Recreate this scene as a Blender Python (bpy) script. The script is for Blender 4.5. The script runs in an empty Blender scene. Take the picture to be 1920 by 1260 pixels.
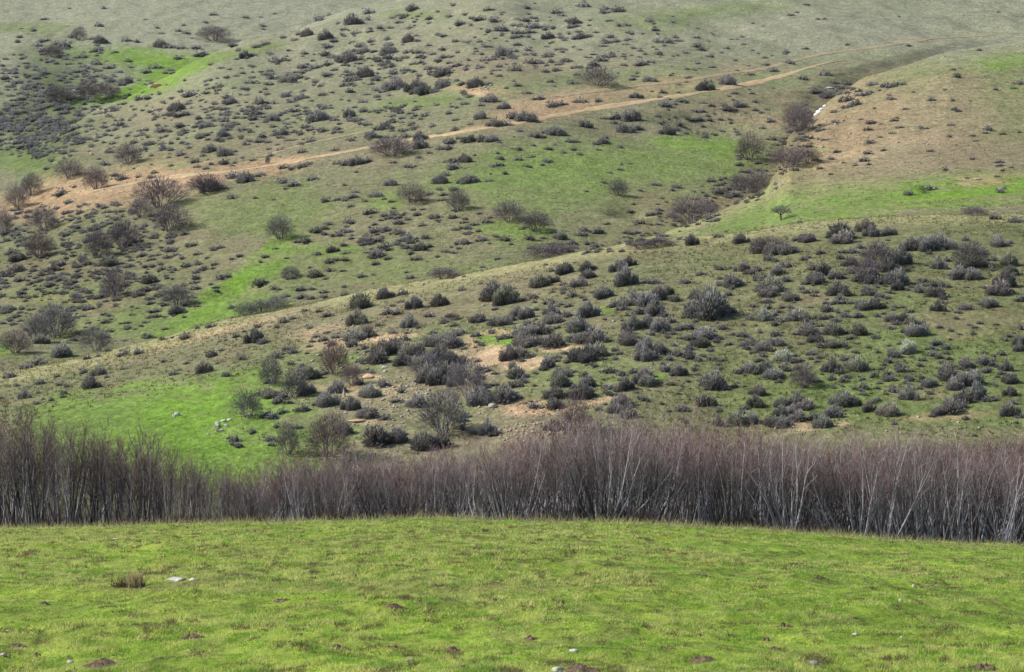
# ---- positions read off the photograph: crop x, crop y, crop width (three crop pixels = one photo pixel)
SHRUBS_F = """205,58,60 245,35,25 50,92,90 130,98,30 330,80,90 430,130,100 500,140,100 580,135,100 485,185,70 525,200,40 595,220,70 640,75,60 710,68,100
880,45,110 910,72,100 1060,45,80 1150,38,80 1030,8,110 1155,83,40 1415,65,35 1590,75,60 1770,95,90 1840,95,40 770,150,60 875,182,50 905,145,60
960,145,60 1015,160,50 1000,122,50 945,210,80 960,245,60 1165,240,100 1230,185,130 1290,115,90 1350,95,80 1390,115,110 1440,100,110 1490,110,90
1385,155,40 1500,195,50 1440,225,90 1680,150,60 1590,215,100 1660,215,80 1750,190,50 1830,205,90 1735,245,50 1845,255,80 1865,280,40 1560,270,120
1620,280,90 1810,320,100 1790,362,100 1845,368,40 1900,410,70 725,235,60 790,255,90 850,280,80 895,290,50 760,305,90 690,320,60 740,315,70 980,300,70
940,260,50 1060,295,100 1110,315,70 1210,305,110 1210,345,80 1165,372,60 1335,360,70 1360,305,70 1410,330,70 1460,335,60 1445,385,80 1400,360,50
1075,378,70 220,240,60 185,235,40 335,240,80 365,265,50 415,245,60 390,260,60 435,295,70 470,285,50 535,260,80 510,240,50 570,300,60 205,298,40
205,335,40 270,325,90 320,320,60 260,300,60 100,265,70 30,320,40 485,345,110 500,380,80 440,350,50 660,352,50 700,370,60 595,400,90 630,415,50
870,365,110 890,400,70 855,430,60 800,435,40 905,430,60 960,430,60,p 1010,450,90 1080,445,80 1130,450,40 1190,455,50 820,470,60 870,480,60 925,480,40
980,505,60 80,395,90 60,440,60 160,465,190 240,475,80 220,395,60 265,385,50 470,420,60 480,460,60 400,455,40 560,455,60 610,460,50 640,505,100
460,515,90,p 380,520,60 520,500,50 600,525,50 550,530,60 690,520,40 800,515,60 855,535,60 1715,440,80 1435,465,80 1180,525,80 1240,520,90 1290,540,80
1290,590,110 1250,590,60 1160,575,50 730,550,50 700,590,100 650,605,60 780,560,50 850,590,100 920,600,50 990,595,80 760,640,80 840,665,80 900,665,70
970,665,30 1900,575,60 1890,655,80 1895,690,80 1860,605,30 30,570,70 130,610,110 60,630,70 190,625,70 100,660,90 40,690,60 230,575,60 330,610,60
340,670,70,p 410,660,70 470,690,80 540,660,80 600,680,50 530,610,70 660,665,40 720,715,60 765,740,50 570,745,80,p 30,735,70 90,750,60 150,750,50
200,765,30 60,805,60 10,825,40 1260,695,90,p 1185,720,70 1240,715,50 1390,685,70 1430,660,70 1490,680,70 1400,720,70 1350,755,50 1735,655,40
1170,765,50 1210,780,60 1150,830,70 1180,860,60 1240,810,60 1290,820,40 900,750,50 840,800,100 890,820,60 980,790,100 930,785,60 300,820,60 370,810,80
420,820,70 510,840,80 470,810,80 760,870,60 830,855,60 180,880,130 100,870,60 230,910,60 430,930,90 1015,860,50,p 1020,905,70 1090,915,40
1380,890,80 1270,955,110 1490,840,110 1480,800,70 1590,780,80 1690,765,80 1740,780,60 1820,800,80 1790,830,50 1850,865,90 1635,860,130 1560,880,100
1520,900,90 1840,940,80 1650,950,110 1580,970,100 1700,980,60 1760,975,60 1860,995,60 1500,1030,120 1560,1010,70 1430,1050,80 1400,1070,40 910,980,120
960,990,90 870,975,90 1050,1030,80 1170,1040,110 1130,1050,60 130,990,100 100,970,50 200,1035,50 410,1000,80 350,1020,60 330,1045,60 560,1000,90
640,990,100 700,1010,80 560,1050,80 650,1080,90 620,1050,80 720,1080,70 850,1060,90 790,1110,100 760,1130,60 880,1040,50 310,1095,90 390,1090,80
510,1105,100 560,1115,80 200,1110,80 15,1030,60 10,1100,50 1840,1045,110 1900,1070,70 1880,1105,50 1190,1115,40 1640,1180,40 1595,1085,40"""
SHRUBS_E = """110,440,110 240,390,90 340,430,35 255,485,70 320,490,60 295,455,25 410,450,80 545,435,90 485,460,30 500,505,60 95,525,120 385,550,100 435,575,40
210,560,50 575,535,70 610,510,40 635,560,50 680,360,50 785,330,30 850,380,150 930,410,120 955,350,60 1070,395,70 1115,325,100 1165,310,80 1250,350,70
1300,385,70 1350,320,100 1265,250,90 1380,235,90 1390,275,90 1185,255,40 1155,225,25 1560,235,100 1620,210,80 1600,305,120 1720,310,70 1760,320,50
1485,380,100 1085,430,40 1180,425,70 1240,440,50 1280,450,50 870,470,40 780,525,80 990,490,80 1050,500,90 1100,470,50 870,545,80 930,540,90 960,520,70
1060,545,80 1180,480,100 1180,525,100 1275,495,80 1390,490,110 1440,475,60 1120,560,40 1220,570,50 1330,570,110 1300,555,60 1370,590,40 1530,440,80
1590,430,90 1640,400,80 1580,460,80 1700,420,110 1780,390,110 1830,370,90 1890,410,80 1680,480,80 1750,480,110 1820,500,70 1850,530,80 1720,550,90
1640,560,110 1780,570,100 1750,605,60 1620,600,70 1900,570,70 1000,590,80 1060,600,100 1130,590,90 1010,650,100 1060,660,90 1100,640,80 980,620,60
1150,585,70 910,620,80 770,610,70 650,600,80 690,600,50 610,650,120 640,670,80 530,650,110 525,605,50 360,630,80 370,605,40 290,600,50 80,620,110
150,605,90 70,665,80 130,685,60 95,700,25 230,700,130 300,680,120 370,700,130 420,700,90 210,750,110 340,760,110 560,740,140 620,760,120
690,750,80 490,840,150 570,810,120 640,830,110 540,870,110 640,880,90 790,980,120 800,920,80 1310,640,80 1200,660,110 1150,640,50 1420,625,130
1450,640,90 1300,720,60 1380,720,150 1440,710,90 1470,750,50,p 1600,640,110 1640,620,50 1720,690,120 1790,700,90 1700,740,90 1760,730,80 1840,710,50
1900,720,70 1840,800,80 1900,820,90 950,735,100 1040,730,70 1000,730,90 790,800,70 830,810,60 870,830,50 980,830,100 1160,780,90 1140,800,60 1230,830,90
1270,815,60 1210,850,60 1500,815,70 1570,830,70 1640,820,70 1700,850,130 1720,880,90 1360,840,60 1390,885,100 1230,890,90 1280,890,60 960,890,80
1010,870,70 870,890,60 910,960,130 1210,950,100 1190,1010,90 1300,940,80 1360,945,110 1400,945,70 1500,935,80 1490,910,50 1600,900,100 1540,1035,90
1580,985,110 1620,1010,60 1620,1060,90 1700,970,80 1900,1030,70 1200,1130,90 680,1130,80 690,1090,70 700,1070,60 820,1150,110 870,1165,80 740,1160,60
165,1060,90 240,1080,70 50,1010,110 160,940,100 320,980,70 430,1000,90 340,920,80 240,890,80 110,880,70 190,1200,140 310,1190,120 460,1210,160 20,1150,90
350,1170,50
20,150,60 20,190,50 15,255,40 115,280,65 180,280,30 400,285,70 370,265,30 20,345,40 20,385,60 150,75,100 150,50,70 130,100,60 230,65,30 240,115,80
310,100,60 340,80,50 270,130,60 380,70,90 400,90,60 330,30,70 240,15,80 190,30,60 350,50,50 190,160,100 270,180,60 195,210,60 220,155,60 370,120,60
450,120,90 480,65,60 390,155,50 425,180,80 585,140,60 635,152,45 715,35,60 775,30,40 705,90,75 795,72,70 870,60,50 930,68,80 960,105,40 1050,65,70
1110,85,40 1065,125,50 1140,70,40 1200,130,60 1230,55,90 1300,90,60 1310,120,50 1390,145,60 1340,40,80 1450,25,80 1370,25,60 880,185,45 795,235,30
65,60,20 20,25,60 1230,110,30"""
SHRUBS_D = """50,845,70 95,900,50 135,955,90 235,880,65 325,845,50 340,895,45 380,905,40 370,945,50 360,965,40 210,1000,50 245,980,30 290,980,50 300,1020,30
465,825,50 555,825,85 600,855,35 510,895,95 690,810,30 10,970,40 215,945,30 925,765,40 980,830,65 1010,815,30 1050,775,40 1145,805,100 1225,775,35
1200,725,60 1350,745,60 1280,835,75 1250,700,40 1330,645,20 1235,655,30 1270,650,25 1325,620,60 1430,640,90 1490,650,70 1460,610,50 1375,600,25
1450,570,50 1555,570,50 1600,535,70 1650,520,50 1740,575,45 1800,480,50 1850,500,70 1720,480,40 1560,730,80 1620,690,60 1650,710,60 1590,720,50
1780,620,60 1820,640,60 1860,665,70 1900,620,70 1840,600,50 1760,650,50 1520,870,80 1740,840,110 1700,830,60 1830,820,80 1600,960,80 1710,930,100
1510,950,90 1460,940,70 1570,980,80 1620,990,70 1500,1060,80 1540,1070,80 1590,1040,80 1680,1030,80 1720,1030,70 1830,990,110 1780,1000,60 1900,920,90
1555,1130,50 1420,1155,70 1330,1200,70 1310,1230,50 1290,1195,40 1350,1235,60 1510,1200,70 1530,1230,50 1670,1130,60
30,35,80 100,110,50 380,40,80 380,100,70 480,85,60 530,75,40 110,170,120 60,150,70 100,240,90 50,270,70 110,300,70 40,325,40 175,320,60 300,240,90
350,210,70 440,220,80 480,200,60 620,200,100 720,100,70 760,80,80 860,60,70 790,120,60 850,190,50 780,175,40 720,175,40 940,175,50 910,240,60
980,245,60 1080,105,70 1115,155,60 1050,220,60 1110,210,60 1200,130,60 1235,120,50 1210,215,50 1200,240,40 1100,290,60 1110,255,50 1240,290,70
1290,280,60 1310,185,45 1355,170,40 1500,175,40 1465,205,40 720,260,60 750,270,50 840,300,100 890,340,70 1100,350,60 990,365,80 1040,370,60 900,380,80
790,380,70 600,360,80 570,390,80 540,400,60 640,370,60 330,300,70 400,310,60 420,290,50 360,370,60 430,340,50 460,370,50 400,350,50 50,460,90 110,490,40
80,410,30 140,425,40 30,490,40 110,535,40 60,530,50 370,430,40 380,480,40 460,460,50 490,460,60 560,440,50 650,445,30 740,460,30 880,470,80 930,440,60
990,470,110 1050,440,60 1300,460,45 425,515,40 610,500,60 590,540,60 745,505,30 715,545,40 720,575,50 760,585,30 790,565,40 815,545,40 835,515,50
880,510,40 930,515,30 1035,515,40 1110,455,40 440,600,50 480,575,30 420,640,60 470,640,40 590,620,80 620,590,50 610,700,60 700,715,80 780,715,60
350,715,100 840,620,75 930,580,40 700,650,30 230,640,110 210,770,80 150,790,80 500,740,60 550,735,40 1480,315,80 1420,345,30
1540,350,60 1570,360,40 1610,390,70 1700,350,70 1760,355,50 1690,390,80 1640,290,60 1600,290,40 1770,270,90 1740,240,30 1850,250,60 1830,300,40
1830,370,50 1760,400,70 1830,395,60 1720,80,80 1680,90,50 1780,20,70 1780,155,60 1870,130,90 1850,200,70 1900,190,50 1620,185,30 1550,130,40 1110,575,50
1180,570,50 1050,625,70 920,640,40 970,635,30"""
SHRUBS_B = """140,55,70 60,100,120 150,95,60 20,150,60 330,75,50 320,110,60 160,150,40 240,165,30 85,175,50 375,155,30 415,115,30 500,95,40 495,120,40 610,80,50
625,20,40 545,60,25 400,30,90 670,115,80 785,95,60 865,100,70 905,75,25 825,40,60 1040,100,60 990,100,30 1220,50,80 1050,30,60 1470,50,80 1550,45,70
1490,35,60 1360,15,80 1090,12,30 900,150,80 880,150,40 930,225,30 900,190,40 1080,130,80 1050,165,70 1190,150,40 1165,190,90 1230,185,30 1310,105,90
1330,135,50 1290,145,40 1395,135,30 1350,190,90 1280,180,40 1560,130,50 1510,105,40 1730,105,50 1480,220,50 1540,215,60 1600,240,40 1465,250,40
1775,220,60 1830,220,70 1900,218,50 985,240,40 755,265,40 650,220,50 690,230,30 575,265,50 655,285,40 430,275,80 900,280,110 850,320,60 550,325,70
715,325,50 380,210,90 260,210,50 270,240,60 170,220,50 110,245,60 260,270,100 130,270,90 40,310,110 200,315,60 270,305,80 360,310,50 230,345,80
110,320,50 20,340,50 280,360,60 290,390,80 140,400,110 50,405,60 490,375,50 570,390,120 655,355,60 700,380,50 780,370,50 610,370,50 970,375,80
1150,388,60 1220,385,50 1060,330,80 1120,345,40 1150,305,60 1180,335,50 1260,330,50 1240,285,30 1075,290,40 1380,315,30 1450,320,80 1520,295,50
1430,350,70 1490,305,60 1420,298,40 1590,355,50 1680,345,70 1780,290,60 1770,270,30 1680,275,50 1890,305,30 1630,305,30 1660,405,30 1720,430,90
1290,455,60 1180,450,40 1200,480,30 930,487,35 970,450,30 1040,505,70 990,470,50 420,470,130 310,460,130 480,490,130 560,465,110 600,450,70 420,500,90
530,500,60 760,460,100 820,460,60 720,455,50 680,460,60 320,490,50 240,500,60 50,500,60 40,460,70 200,430,70 60,430,80 720,530,60 840,540,100 700,570,60
790,580,50 920,585,90 1110,540,60 1180,575,80 1240,570,70 1345,555,70 1440,555,55 1655,525,85 1750,505,35 1805,510,45 1820,575,70 360,580,50 310,605,80
340,620,60 420,605,50 280,640,60 40,630,90 130,610,60 60,660,70 610,625,50 790,640,90 860,680,110 1030,640,140 980,640,70 1060,650,80 930,680,80
450,660,40 400,685,40 510,695,60 650,665,40 640,715,70 720,690,40 250,690,100 210,710,70 150,690,50 40,560,30 440,755,110 360,755,60 550,745,40
410,720,40 170,745,100 730,770,90 790,765,100 850,765,90 620,780,70 450,805,100 550,825,60 610,820,60 490,850,40 1000,725,50 1090,745,70 1200,725,110
1150,730,60 1380,690,90 1350,680,50 1480,655,50 1540,645,70 1640,645,110 1540,680,50 1580,710,110 1660,710,60 1780,645,40 1470,780,90 1490,760,60
1440,800,50 1830,725,100 1880,715,70 1900,685,60 1280,780,60 1320,785,50 1310,825,60 1200,805,40 1170,825,50 1250,850,40 1340,860,40 1080,810,30
970,765,20 960,830,25 880,855,30 890,795,30 1000,880,60 1080,875,30 1150,895,50 1040,920,60 890,880,50 890,910,70 920,965,45 690,885,90 640,895,60
750,865,30 640,925,80 580,905,30 300,905,35 380,925,60 90,960,30 90,890,120 30,900,80 150,890,70 720,1000,100 680,1010,70 560,1000,100 590,970,60
280,1015,90 20,1035,30 80,1065,60 60,1090,70 190,1080,90 20,1110,60 140,1120,50 50,1145,60 490,1080,60 550,1055,50 640,1050,60 570,1080,60 570,1110,60
175,1175,80 140,1190,50 540,1205,70 330,1210,50 290,1200,40 640,1205,70 700,1220,40 410,1170,40 40,1230,80 820,1230,80 1480,1015,50 1570,945,40
1565,815,40 1380,1070,25 1770,1025,60 1680,1065,30 1890,1040,60 1860,1060,40 1500,1250,40"""
SHRUBS_A = """395,40,30 580,35,50 255,98,40 195,160,50 115,195,50 125,155,25 100,225,40 555,130,60 455,150,30 890,150,30 910,178,40 1010,165,40 1050,175,50
1030,135,30 820,105,20 1205,70,50 1370,85,50 1470,90,30 1150,115,40 1240,160,40 1540,70,30 1800,90,80 1850,75,40 1900,120,50 1830,195,90 1840,245,70
1730,175,90 1680,180,50 1590,195,60 1660,215,40 1470,130,60 1480,155,40 1080,210,25 775,225,40 710,215,60 390,195,50 360,240,90 310,235,50 900,235,100
960,245,80 1020,255,60 560,215,90 210,240,60 230,270,70 250,290,60 130,320,40 410,330,30 540,340,80 610,365,60 530,375,60 480,385,60 560,385,50
40,385,50 30,425,60 90,380,40 250,395,70 220,410,60 140,405,50 70,460,60 150,470,60 210,460,50 300,520,60 390,510,70 620,440,70 720,440,90 690,460,60
820,390,60 870,365,70 1010,310,70 1130,290,80 1100,250,70 1190,350,50 1380,297,90 1430,297,50 1330,325,30 1340,270,60 1320,245,50 1440,250,60 1490,235,60
1550,325,80 1620,330,40 1720,295,30 1840,290,70 1870,310,60 1850,345,70 1800,360,60 1700,365,50 1700,390,70 1520,420,80 1490,405,60 1640,430,110
1680,420,60 1590,445,50 1420,445,80 1380,490,40 1280,425,40 1230,470,60 1160,470,40 1070,515,80 1020,505,40 1130,560,30 1080,600,30 1000,590,110
1020,630,80 960,600,50 1050,570,60 760,610,30 760,645,30 930,660,30 910,605,40 780,545,60 860,525,30 660,595,60 600,610,30 1290,530,70 1300,555,90
1220,575,40 1470,560,80 1500,520,50 1620,520,80 1700,530,90 1680,545,50 1820,590,80 1510,595,40 1450,600,60 1450,620,80 1390,615,40 1280,635,50
1180,650,60 1110,660,30 1250,660,80 1640,610,60 1660,640,50 1540,650,90 1430,655,60 1370,655,40 1790,640,140 1880,660,60 1160,690,90 1290,690,70
1020,690,80 1040,720,60 1010,740,60 910,720,70 950,730,50 1270,710,80 1250,740,90 1370,715,60 1600,730,80 1540,745,60 1720,700,60 1750,710,80 1690,740,60
1820,720,70 1130,755,70 1170,745,50 800,745,60 650,715,60 510,670,50 510,700,40 520,720,30 450,660,50 410,710,80 450,770,80 440,790,70 380,770,50
180,800,70 320,780,60 240,860,80 290,890,60 265,940,40 370,850,50 840,790,80 760,790,50 740,800,40 910,825,70 970,830,50 620,840,70 1020,850,80
1100,890,80 1190,820,110 1250,845,110 1400,780,60 1460,780,70 1510,790,40 1290,770,40 1690,800,50 1740,785,60 1700,840,60 1580,830,50 1880,830,60
590,910,60 850,920,30 870,960,50 960,925,40 1110,930,40 1270,905,60 1430,890,40 1600,930,60 1690,920,70 1740,910,50 1640,930,70 1900,905,60 1310,980,80
1390,990,110 1440,975,60 1480,970,50 1180,1040,120 1250,1040,80 640,975,50 690,990,70 780,980,60 850,985,50 420,1045,30 340,1075,80
445,1185,60 525,1190,50 655,1145,45 1430,1105,40 1540,1115,30 1840,1115,70 1900,1110,50 1640,1020,80 1580,1010,60 1760,990,70 1610,1055,30 1300,1100,60"""
SHRUBS_C = """690,20,30 600,75,40 640,62,30 765,100,30 800,100,25 395,125,30 270,215,30 70,245,60 110,265,60 690,265,35 925,245,30 1265,248,40 1215,85,30
1670,275,35 1775,62,30 25,380,35 95,378,30 180,375,20 25,428,50 90,350,30 510,385,60 600,340,60 260,440,120 230,430,60 370,410,40 240,465,40 130,475,110
510,490,30 285,515,40 385,515,40 800,400,80 680,430,60 920,455,60 815,520,90 750,500,80 310,575,90 240,600,60 20,650,60 100,660,50 110,700,40 15,740,40
470,610,30 290,720,25 510,770,50 530,800,60 670,745,40 790,720,40 860,675,60 1060,465,60 1135,475,50 1000,500,50 1010,520,60 920,545,80 930,585,70
980,570,60 860,620,40 1230,455,80 1175,545,50 1540,415,60 1520,385,25 1560,380,25 1530,605,45 1510,695,40 1900,455,60 1870,490,30 1765,495,40 1620,565,20
1715,710,70 1710,740,40 1800,745,40 1630,755,40 1640,785,30 1890,735,40 1500,755,50 1220,705,50 1340,705,50 1115,690,30 1180,740,40 1055,790,60 1045,850,55
1130,835,45 870,840,60 1400,840,40 1025,890,60 1050,915,40 970,920,40 905,910,25 830,885,40 780,935,50 830,975,25 1635,885,40 1780,900,50 1790,920,50
1800,950,40 1850,935,30 1475,945,45 1605,995,30 1770,985,40 1780,1065,60 1390,1045,80 1275,1075,70 330,955,50 320,915,30 240,995,35 190,1060,80
280,1075,80 370,1010,60 340,1050,60 310,1120,60 400,1100,50 530,1050,40 440,1080,60 665,1245,30 1860,1230,70 1760,1215,60"""
# tall leafless bushes: photo x, photo y of the foot, width, height in photo pixels, tone (m mauve, r reddish, g grey)
BUSHES = """627,702,50,60,r 615,858,78,80,r 540,852,44,58,m 508,722,44,52,g 552,744,48,54,g 465,782,54,50,g 880,748,72,76,m 830,812,92,78,g 1078,812,58,70,r
1648,500,64,44,m 1820,500,60,46,m 1625,522,54,36,m 1507,724,44,40,m 1443,470,70,26,r 795,704,56,44,m 818,694,50,40,g 660,722,36,40,r
525,448,52,42,g 772,380,52,36,m 860,394,42,40,g 955,414,55,36,m 1005,434,60,36,m 1295,416,80,48,m 1405,300,52,48,m 1420,362,54,40,m 1497,247,56,50,m
1476,314,62,36,m 1515,306,50,28,r 735,292,75,34,m 1120,160,70,34,m 300,388,95,54,m 320,434,70,48,m 385,362,65,34,m 180,354,42,40,m 130,334,52,34,m
32,388,44,40,g 58,366,40,40,g 240,307,46,36,m 265,407,46,34,m 230,464,60,48,m 185,480,46,46,m 82,432,52,42,g 215,557,52,52,m 104,632,80,62,g
70,642,60,50,g 28,662,56,42,r 180,657,62,42,m 165,187,46,36,m 205,185,46,30,m 100,107,40,22,m 400,76,60,26,m 110,192,50,30,m 1160,367,36,30,g
4,436,40,44,m 75,482,50,46,r 335,572,62,36,g 462,592,44,24,g 492,586,44,24,g 520,578,40,24,g 1022,484,70,26,m 1052,476,56,22,m 832,522,60,20,m
1828,404,46,16,m 1235,462,60,16,m 1200,466,50,14,m 148,75,30,22,m 502,308,9,17,g 545,520,36,20,g 1330,402,40,26,m 1385,352,40,26,g 850,600,24,12,m"""
import bpy, math, random
import numpy as np
from mathutils import Vector
C = bpy.context.scene.collection
rng = np.random.default_rng(7)
random.seed(7)
PI = math.pi

# =====================================================================  camera and the map from photo pixels to the land
FPX, PITCH = 4330.0, math.radians(3.70)
CP, SP = math.cos(PITCH), math.sin(PITCH)
def ray(px, py):
    """slope coordinates (X/Y, Z/Y) of the sight line through a photo pixel"""
    u = (np.asarray(px, float)-960)/FPX; v = -(np.asarray(py, float)-630)/FPX
    Y = CP+v*SP
    return u/Y, (-SP+v*CP)/Y
def pix(s, m):
    """photo pixel of a direction (X/Y, Z/Y)"""
    dF = CP-m*SP
    return 960+FPX*s/dF, 630-FPX*(SP+m*CP)/dF
def curve(pts):
    p = np.array(pts, float); s, m = ray(p[:, 0], p[:, 1])
    return s, m
def on(pts, S):
    s, m = curve(pts); return np.interp(S, s, m)
def onY(pts, S):
    p = np.array(pts, float); return np.interp(S, (p[:, 0]-960)/FPX, p[:, 1])

def soft(v, n):
    m = v[60:-60]; k = np.hanning(n+2)[1:-1]; k /= k.sum(); v = v.copy()
    v[60:-60] = np.convolve(np.pad(m, n//2, mode='reflect', reflect_type='odd'), k, 'valid')[:len(m)]; return v

# =====================================================================  noise
def _h(ix, iy, seed):
    n = (ix.astype(np.int64)*374761393+iy.astype(np.int64)*668265263+seed*1442695041) & 0xffffffff
    n = ((n ^ (n >> 13))*1274126177) & 0xffffffff
    return ((n ^ (n >> 16)) & 0xffffff)/float(0xffffff)
def vnoise(x, y, seed=0):
    ix, iy = np.floor(x), np.floor(y); fx, fy = x-ix, y-iy
    fx = fx*fx*fx*(fx*(fx*6-15)+10); fy = fy*fy*fy*(fy*(fy*6-15)+10)
    a, b = _h(ix, iy, seed), _h(ix+1, iy, seed); c, d = _h(ix, iy+1, seed), _h(ix+1, iy+1, seed)
    return (a+(b-a)*fx)*(1-fy)+(c+(d-c)*fx)*fy
def fbm(x, y, seed=0, octv=4, gain=.5):
    t, a, n = 0, 1, 0
    for k in range(octv):
        t = t+a*vnoise(x*2**k+17.3*k, y*2**k-9.1*k, seed+k); n += a; a *= gain
    return t/n
def sstep(a, b, x):
    t = np.clip((x-a)/(b-a), 0, 1); return t*t*(3-2*t)

# =====================================================================  the land: four ridges joined into one height field
smid = np.linspace(-.245, .245, 980)
side = np.geomspace(.247, 1.3, 60)
S = np.concatenate([-side[::-1], smid, side]); NS = len(S)
Yr = np.concatenate([np.linspace(1.0, 10, 24)[:-1], np.geomspace(10, 58, 300)[:-1], np.geomspace(58, 172, 70)[:-1], np.linspace(172, 292, 300)[:-1],
                     np.geomspace(292, 1010, 470)[:-1], np.geomspace(1010, 2600, 50)])
NY = len(Yr)
def pchip(K, Z, Yq):
    """K, Z: knots x columns; Yq: rows -> rows x columns, monotone cubic"""
    h = np.diff(K, axis=0); d = np.diff(Z, axis=0)/h; n = len(K)
    m = np.zeros_like(Z); m[0], m[-1] = d[0], d[-1]
    w1, w2 = 2*h[1:]+h[:-1], h[1:]+2*h[:-1]
    ok = d[:-1]*d[1:] > 0
    with np.errstate(all='ignore'):
        mm = (w1+w2)/(w1/d[:-1]+w2/d[1:])
    m[1:-1] = np.where(ok, mm, 0)
    out = np.empty((len(Yq), K.shape[1])); col = np.arange(K.shape[1])
    for i, y in enumerate(Yq):
        k = np.clip((K <= y).sum(0)-1, 0, n-2)
        k0, z0, hh = K[k, col], Z[k, col], h[k, col]
        t = np.clip((y-k0)/hh, -.5, 1.5) if False else (y-k0)/hh
        lin = (t < 0) | (t > 1)
        tc = np.clip(t, 0, 1)
        v = z0*(2*tc**3-3*tc**2+1)+m[k, col]*hh*(tc**3-2*tc**2+tc)+Z[k+1, col]*(-2*tc**3+3*tc**2)+m[k+1, col]*hh*(tc**3-tc**2)
        v = v+np.where(t < 0, t*hh*m[k, col], 0)+np.where(t > 1, (t-1)*hh*m[k+1, col], 0)
        out[i] = v
    return out
full = lambda v: np.full(NS, float(v))
MEADOW = [(-300, 990), (0, 991), (200, 989), (400, 983), (480, 981), (560, 980), (650, 976), (760, 972), (820, 972), (900, 975), (1000, 977), (1150, 979), (1280, 984), (1400, 992), (1520, 1000), (1650, 1008), (1780, 1017), (1920, 1025), (2300, 1040)]
FOOT = [(-300, 862), (0, 862), (430, 890), (800, 884), (1200, 856), (1920, 856), (2300, 856)]
CREST = [(-400, 770), (0, 711), (100, 690), (200, 668), (300, 642), (430, 602), (560, 578), (700, 548), (860, 519), (1000, 492), (1100, 472), (1180, 458), (1300, 447), (1400, 437), (1500, 420), (1600, 412), (1750, 406), (1920, 401), (2400, 395)]
mM, mF, mC = soft(on(MEADOW, S), 41), soft(on(FOOT, S), 61), soft(on(CREST, S), 31)
YC = onY([(0, 262), (430, 270), (900, 276), (1920, 276)], S)
zM = mM*55
sight = lambda Y, d: (mM*Y-d)
K = np.stack([full(0), full(13), full(28), full(55), full(62), full(80), full(136), full(168), full(182), full(228), YC, YC+14, YC+40, full(420), full(3000)])
zF, zC = mF*182, mC*YC
mid = zF+(zC-zF)*((228-182)/(YC-182))+2.0*np.interp(S, [-.25, 0, .25], [.2, .9, 1.1])
Z = np.stack([full(-1.55), full(-2.79), full(-4.36)+.6*(zM+8.1), zM, mM*62-.28, mM*80-1.6, sight(136, 1.25), np.minimum(sight(168, 1.9), zF-.8), zF, mid, zC, zC-.55, zC-5, zC-22, zC-300])
near = pchip(K, Z, Yr)
for _ in range(3):
    q = (Yr > 20) & (Yr < 75); over = (near[q]/Yr[q][:, None]).max(0)-(mM-.0012)
    near -= over[None, :]*Yr[:, None]*sstep(12, 45, Yr)[:, None]*(1-sstep(100, 130, Yr))[:, None]
# the hill on the right with the green shelf
RC = [(700, 640), (1000, 540), (1100, 490), (1180, 459), (1240, 438), (1300, 416), (1400, 376), (1440, 353), (1458, 310), (1477, 259), (1527, 221), (1547, 198), (1610, 151), (1680, 130), (1780, 101), (1913, 82), (2100, 62), (2500, 50)]
RF = [(700, 660), (1000, 560), (1180, 476), (1300, 463), (1440, 438), (1500, 427), (1700, 413), (1920, 408), (2500, 400)]
mRC, mRF = soft(on(RC, S), 17), soft(on(RF, S), 61)
YRC = onY([(900, 335), (1180, 340), (1300, 365), (1440, 402), (1500, 450), (1600, 520), (1920, 560)], S)
YRC = soft(YRC, 41)
zRF, zRC = mRF*292, mRC*YRC
YRM = 292+(YRC-292)*.32
zRM = zRF+(zRC-zRF)*.27
K2 = np.stack([full(0), full(270), full(292), YRM, YRC, YRC+10, YRC+60, full(3000)])
Z2 = np.stack([zRF-40, zRF-3, zRF, zRM, zRC, zRC-1.2, zRC-24, zRC-900])
right = pchip(K2, Z2, Yr)
# the long far slope with the road
FF = [(-400, 720), (0, 706), (480, 640), (960, 568), (1300, 580), (1440, 595), (1920, 585), (2400, 580)]
FC = [(-500, 420), (-200, 345), (0, 288), (60, 266), (150, 209), (280, 166), (400, 113), (520, 82), (640, 40), (760, 0), (900, -60), (1100, -80), (1500, -80), (2400, -60)]
YFC = onY([(-300, 560), (0, 640), (280, 720), (520, 800), (760, 880), (1000, 960), (1920, 960)], S)
YFC = soft(YFC, 101)
zFF, zFC = soft(on(FF, S), 101)*322, soft(on(FC, S), 51)*YFC
Ym = 322+(YFC-322)*.45; zm = zFF+(zFC-zFF)*.45+soft(np.interp(S, [-.22, -.1, .05, .22], [1.0, 2.5, 1.5, -1.5]), 101)
K3 = np.stack([full(0), full(322), Ym, YFC, YFC+20, YFC+90, full(3000)])
Z3 = np.stack([zFF-40, zFF, zm, zFC, zFC-.8+np.interp(S, [-.05, .08], [0, 2.5]), zFC-10+np.interp(S, [-.05, .08], [0, 20]), np.interp(S, [-.05, .08], [-200, 150])+full(0)])
far = pchip(K3, Z3, Yr)
xx, yy = S[None, :]*Yr[:, None], Yr[:, None]+0*S[None, :]
far += sstep(320, 430, yy)*((fbm(xx/60+yy/150, yy/130, 205, 3)-.5)*9+(fbm(xx/24+yy/70, yy/60, 215, 3)-.5)*3.2)*np.clip((yy-300)/350, 0, 1)
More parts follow.
